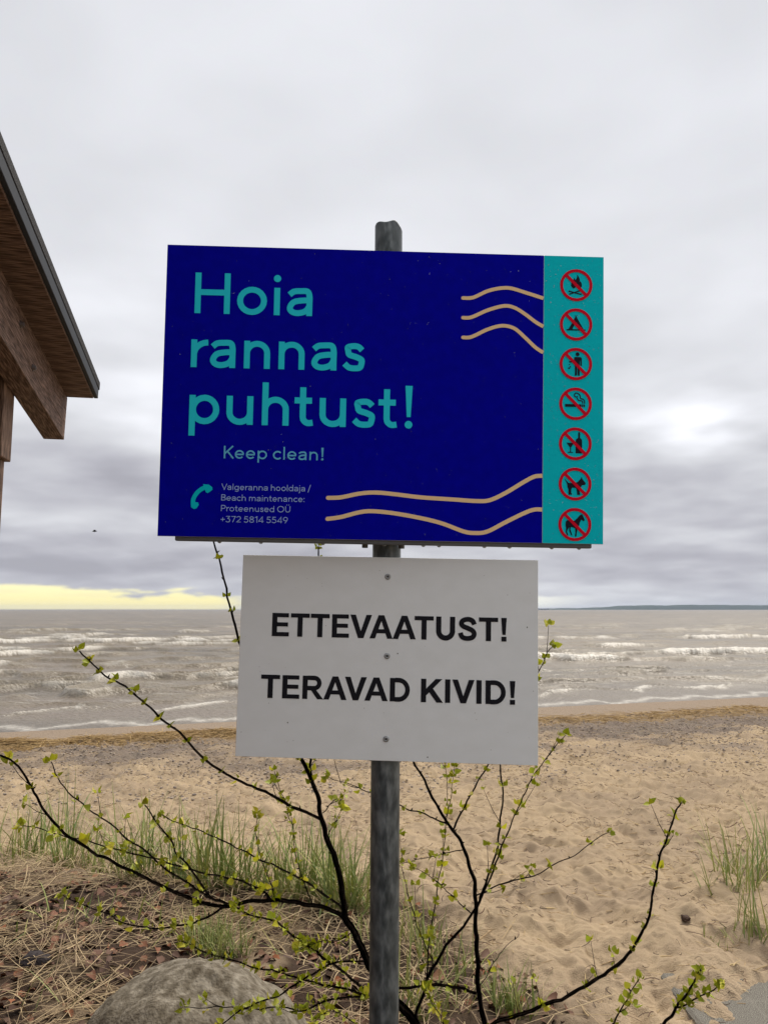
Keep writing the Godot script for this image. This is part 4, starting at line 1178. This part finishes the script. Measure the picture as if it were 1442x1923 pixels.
func build_litter() -> void:
	var dry := vertexed(0.8, 0.3)
	var st := [straw_mesh(0.03), straw_mesh(0.22), straw_mesh(-0.10)]
	var P := [[], [], []]
	var C := [[], [], []]
	# long straw over the soil
	var n := 0
	while n < 3000:
		var d := rng.randf_range(2.7, 5.5)
		var x := rng.randf_range(-0.62, 0.35) * d
		if soil(x, d) < 0.45 or (x > -0.4 and rng.randf() < 0.45) or n_mid.get_noise_2d(x * 1.6 + 20.0, d * 1.6) + 0.35 < rng.randf() * 0.9: continue
		var k := rng.randi_range(0, 2)
		P[k].append(lay(x, d, rng.randf_range(0.12, 0.6), rng.randf_range(0.0025, 0.0055), 0.16, rng.randf() * 0.03))
		C[k].append(Color(0.52, 0.40, 0.235).lerp(Color(0.22, 0.155, 0.10), rng.randf()))
		n += 1
	for k in 3: tag(scatter(numbered("straw"), st[k], dry, P[k], C[k]), ["long straight dry straw scattered over the soil", "bowed dry straw scattered over the soil", "crooked dry straw scattered over the soil"][k], "straw", "", "stuff")
	# dead leaves
	P = [[]]; C = [[]]
	n = 0
	while n < 1900:
		var d := rng.randf_range(2.7, 5.4)
		var x := rng.randf_range(-0.62, 0.25) * d
		if soil(x, d) < 0.5: continue
		var s := rng.randf_range(0.03, 0.062)
		var b := Basis(Vector3.UP, rng.randf() * TAU) * Basis(Vector3.RIGHT, -PI / 2 + rng.randf_range(-0.6, 0.6)) * Basis(Vector3.UP, rng.randf_range(-0.7, 0.7))
		P[0].append(Transform3D(b * Basis.from_scale(Vector3(s, s, s)), Vector3(x, land(x, d) + 0.012, -d)))
		var q := rng.randf()
		C[0].append(Color(0.13, 0.07, 0.042).lerp(Color(0.28, 0.10, 0.04), q * q).lerp(Color(0.075, 0.05, 0.042), rng.randf() * 0.8))
		n += 1
	tag(scatter("dead_leaves", leaf_mesh(0.9), vertexed(0.7, 0.35), P[0], C[0]), "dark brown dead leaves covering the soil", "dead leaves", "", "stuff")
	# short straw and twigs blown over the sand
	P = [[], []]; C = [[], []]
	n = 0
	while n < 24000:
		var d := pow(rng.randf(), 0.75) * 15.0 + 2.8
		var x := rng.randf_range(-0.6, 0.62) * d
		if d > shore(x) - 2.6 or soil(x, d) > 0.6: continue
		if n_mid.get_noise_2d(x * 1.1 + 70.0, d * 1.1) * 0.8 + rng.randf() < 0.42: continue
		var k := 0 if rng.randf() < 0.58 else 1
		P[k].append(lay(x, d, (rng.randf_range(0.02, 0.09) if rng.randf() < 0.9 else rng.randf_range(0.1, 0.28)) * (1.0 if k == 0 else 0.75), rng.randf_range(0.003, 0.006) * (1.0 + d * 0.07), 0.25))
		C[k].append(Color(0.48, 0.36, 0.19).lerp(Color(0.30, 0.21, 0.12), rng.randf()) if k == 0 else Color(0.085, 0.06, 0.045).lerp(Color(0.16, 0.10, 0.07), rng.randf()))
		n += 1
	tag(scatter("straw_bits", st[0], dry, P[0], C[0]), "short pale straw bits strewn over the open sand", "straw", "", "stuff")
	tag(scatter("twig_bits", st[1], dry, P[1], C[1]), "short dark twig bits strewn over the open sand", "twigs", "", "stuff")
	# grit and small stones along the upper beach
	P = [[]]; C = [[]]
	n = 0
	while n < 24000:
		var x := rng.randf_range(-11.0, 13.0)
		var d := shore(x) - 3.4 - pow(rng.randf(), 1.2) * 8.0
		if n_mid.get_noise_2d(x * 0.5, d * 0.6 + 30.0) + rng.randf() * 0.9 < 0.28: continue
		var s := rng.randf_range(0.007, 0.017)
		P[0].append(Transform3D(Basis(Vector3.UP, rng.randf() * TAU) * Basis.from_scale(Vector3(s * rng.randf_range(0.8, 1.6), s * 0.6, s)), Vector3(x, land(x, d) + s * 0.15, -d)))
		C[0].append(Color(0.33, 0.28, 0.235).lerp(Color(0.15, 0.125, 0.11), rng.randf()).lerp(Color(0.38, 0.30, 0.22), rng.randf() * 0.5))
		n += 1
	tag(scatter("pebbles", rock(Vector3.ONE, 0.3, 5, 5).mesh(), vertexed(0.8, 0.3), P[0], C[0]), "grey-brown grit and pebbles along the upper beach", "pebbles", "", "stuff")
	# wrack of reed stalks left by the waves
	P = [[]]; C = [[]]
	n = 0
	while n < 13000:
		var x := rng.randf_range(-10.5, 13.5)
		var w := shore(x)
		var d := w - 3.3 - 0.05 * maxf(x, 0.0) + n_mid.get_noise_2d(x * 0.8, 12.0) * 0.4 + rng.randfn(0.0, 0.33 + 0.16 * sstep(0.0, 6.0, x))
		var thin := 0.78 * sstep(-2.0, 4.0, x)
		if rng.randf() < thin or d > w - 2.4: continue
		P[0].append(lay(x, d, rng.randf_range(0.15, 0.7), rng.randf_range(0.007, 0.017), 0.13, rng.randf() * 0.035))
		C[0].append(Color(0.42, 0.285, 0.12).lerp(Color(0.19, 0.12, 0.065), pow(rng.randf(), 1.2)).lerp(Color(0.50, 0.36, 0.17), rng.randf() * 0.4))
		n += 1
	tag(scatter("reed_wrack", st[0], dry, P[0], C[0]), "golden brown band of washed-up reed stalks along the tide line", "reeds", "", "stuff")

# ------------------------------------------------------------------ bird
func build_bird() -> void:
	var t := thing("flying_bird", "tiny dark bird flying over the sea", "bird", Transform3D(Basis(Vector3.UP, 0.5), at(178, 998, 110.0)))
	var m := plain(lin(0.06, 0.06, 0.065), 0.8)
	var g := Geo.new()
	g.tube([Vector3(-0.32, 0.0, 0), Vector3(-0.22, 0.02, 0), Vector3(0.0, 0.0, 0), Vector3(0.2, 0.03, 0), Vector3(0.28, 0.06, 0), Vector3(0.36, 0.05, 0)], [0.02, 0.05, 0.085, 0.06, 0.05, 0.008], 8)
	part("body", g, m, t)
	for s in [-1.0, 1.0]:
		g = Geo.new()
		var rows := [[0.06, 0.02, 0.15], [0.28, 0.20, 0.13], [0.52, 0.14, 0.05]]
		for r in rows:
			g.vert(Vector3(r[2] * 0.6 + 0.06, r[1], s * r[0]), Vector3.UP)
			g.vert(Vector3(-r[2], r[1], s * r[0]), Vector3.UP)
		g.i.append_array(PackedInt32Array([0, 1, 2, 2, 1, 3, 2, 3, 4, 4, 3, 5]))
		part("wing", g, m, t)

# ------------------------------------------------------------------ scene
func _ready() -> void:
	rng.seed = 4
	var cam := Camera3D.new()
	cam.name = "camera"
	cam.position = EYE
	cam.rotation.x = PITCH
	cam.fov = 66.02
	cam.near = 0.05
	cam.far = 20000.0
	add_child(cam)
	cam.current = true
	var env := Environment.new()
	env.background_mode = Environment.BG_SKY
	env.sky = Sky.new()
	env.sky.sky_material = make_sky()
	env.background_energy_multiplier = 0.472
	env.tonemap_mode = Environment.TONE_MAPPER_LINEAR
	env.tonemap_exposure = 2.42
	env.fog_enabled = true
	env.fog_density = 0.00006
	env.fog_light_color = Color(0.80, 0.86, 0.95)
	env.sdfgi_enabled = true
	env.ssao_enabled = true
	env.ssil_enabled = true
	var we := WorldEnvironment.new()
	we.name = "environment"
	we.environment = env
	add_child(we)
	var sun := DirectionalLight3D.new()
	sun.name = "sun"
	sun.light_energy = 0.5
	sun.light_angular_distance = 30.0
	sun.light_color = Color(1.0, 0.96, 0.9)
	sun.shadow_enabled = true
	sun.rotation = Vector3(deg_to_rad(-56), deg_to_rad(180 - 30), 0)
	add_child(sun)

	for q in [[n_big, 0.25, 3, 1], [n_mid, 0.7, 3, 2], [n_fine, 1.6, 3, 3]]:
		q[0].seed = q[3]
		q[0].noise_type = FastNoiseLite.TYPE_SIMPLEX_SMOOTH
		q[0].frequency = q[1]
		q[0].fractal_octaves = q[2]
	n_cell.seed = 8
	n_cell.noise_type = FastNoiseLite.TYPE_CELLULAR
	n_cell.cellular_return_type = FastNoiseLite.RETURN_DISTANCE
	n_cell.cellular_jitter = 1.1
	n_cell.frequency = 1.0
	n_cell.fractal_type = FastNoiseLite.FRACTAL_NONE

	var t0 := Time.get_ticks_msec()
	build_beach()
	print("beach ", Time.get_ticks_msec() - t0)
	build_sea()
	print("sea ", Time.get_ticks_msec() - t0)
	build_coast()
	build_path()
	steel = grained(plain(lin(0.175, 0.195, 0.20), 0.5, 0.5), noise_texture(512, 0.022, 6, Color(0.45, 0.48, 0.49), Color(1, 1, 1), 61, 0.2), Vector3(4.5, 1.5, 4.5), false, noise_texture(512, 0.05, 4, Color.BLACK, Color.WHITE, 62), 0.06)
	steel.metallic = 0.25
	build_post()
	build_blue_sign()
	build_white_sign()
	build_shelter()
	build_rocks()
	build_shrub()
	build_grass()
	build_litter()
	build_bird()
	print("done ", Time.get_ticks_msec() - t0)
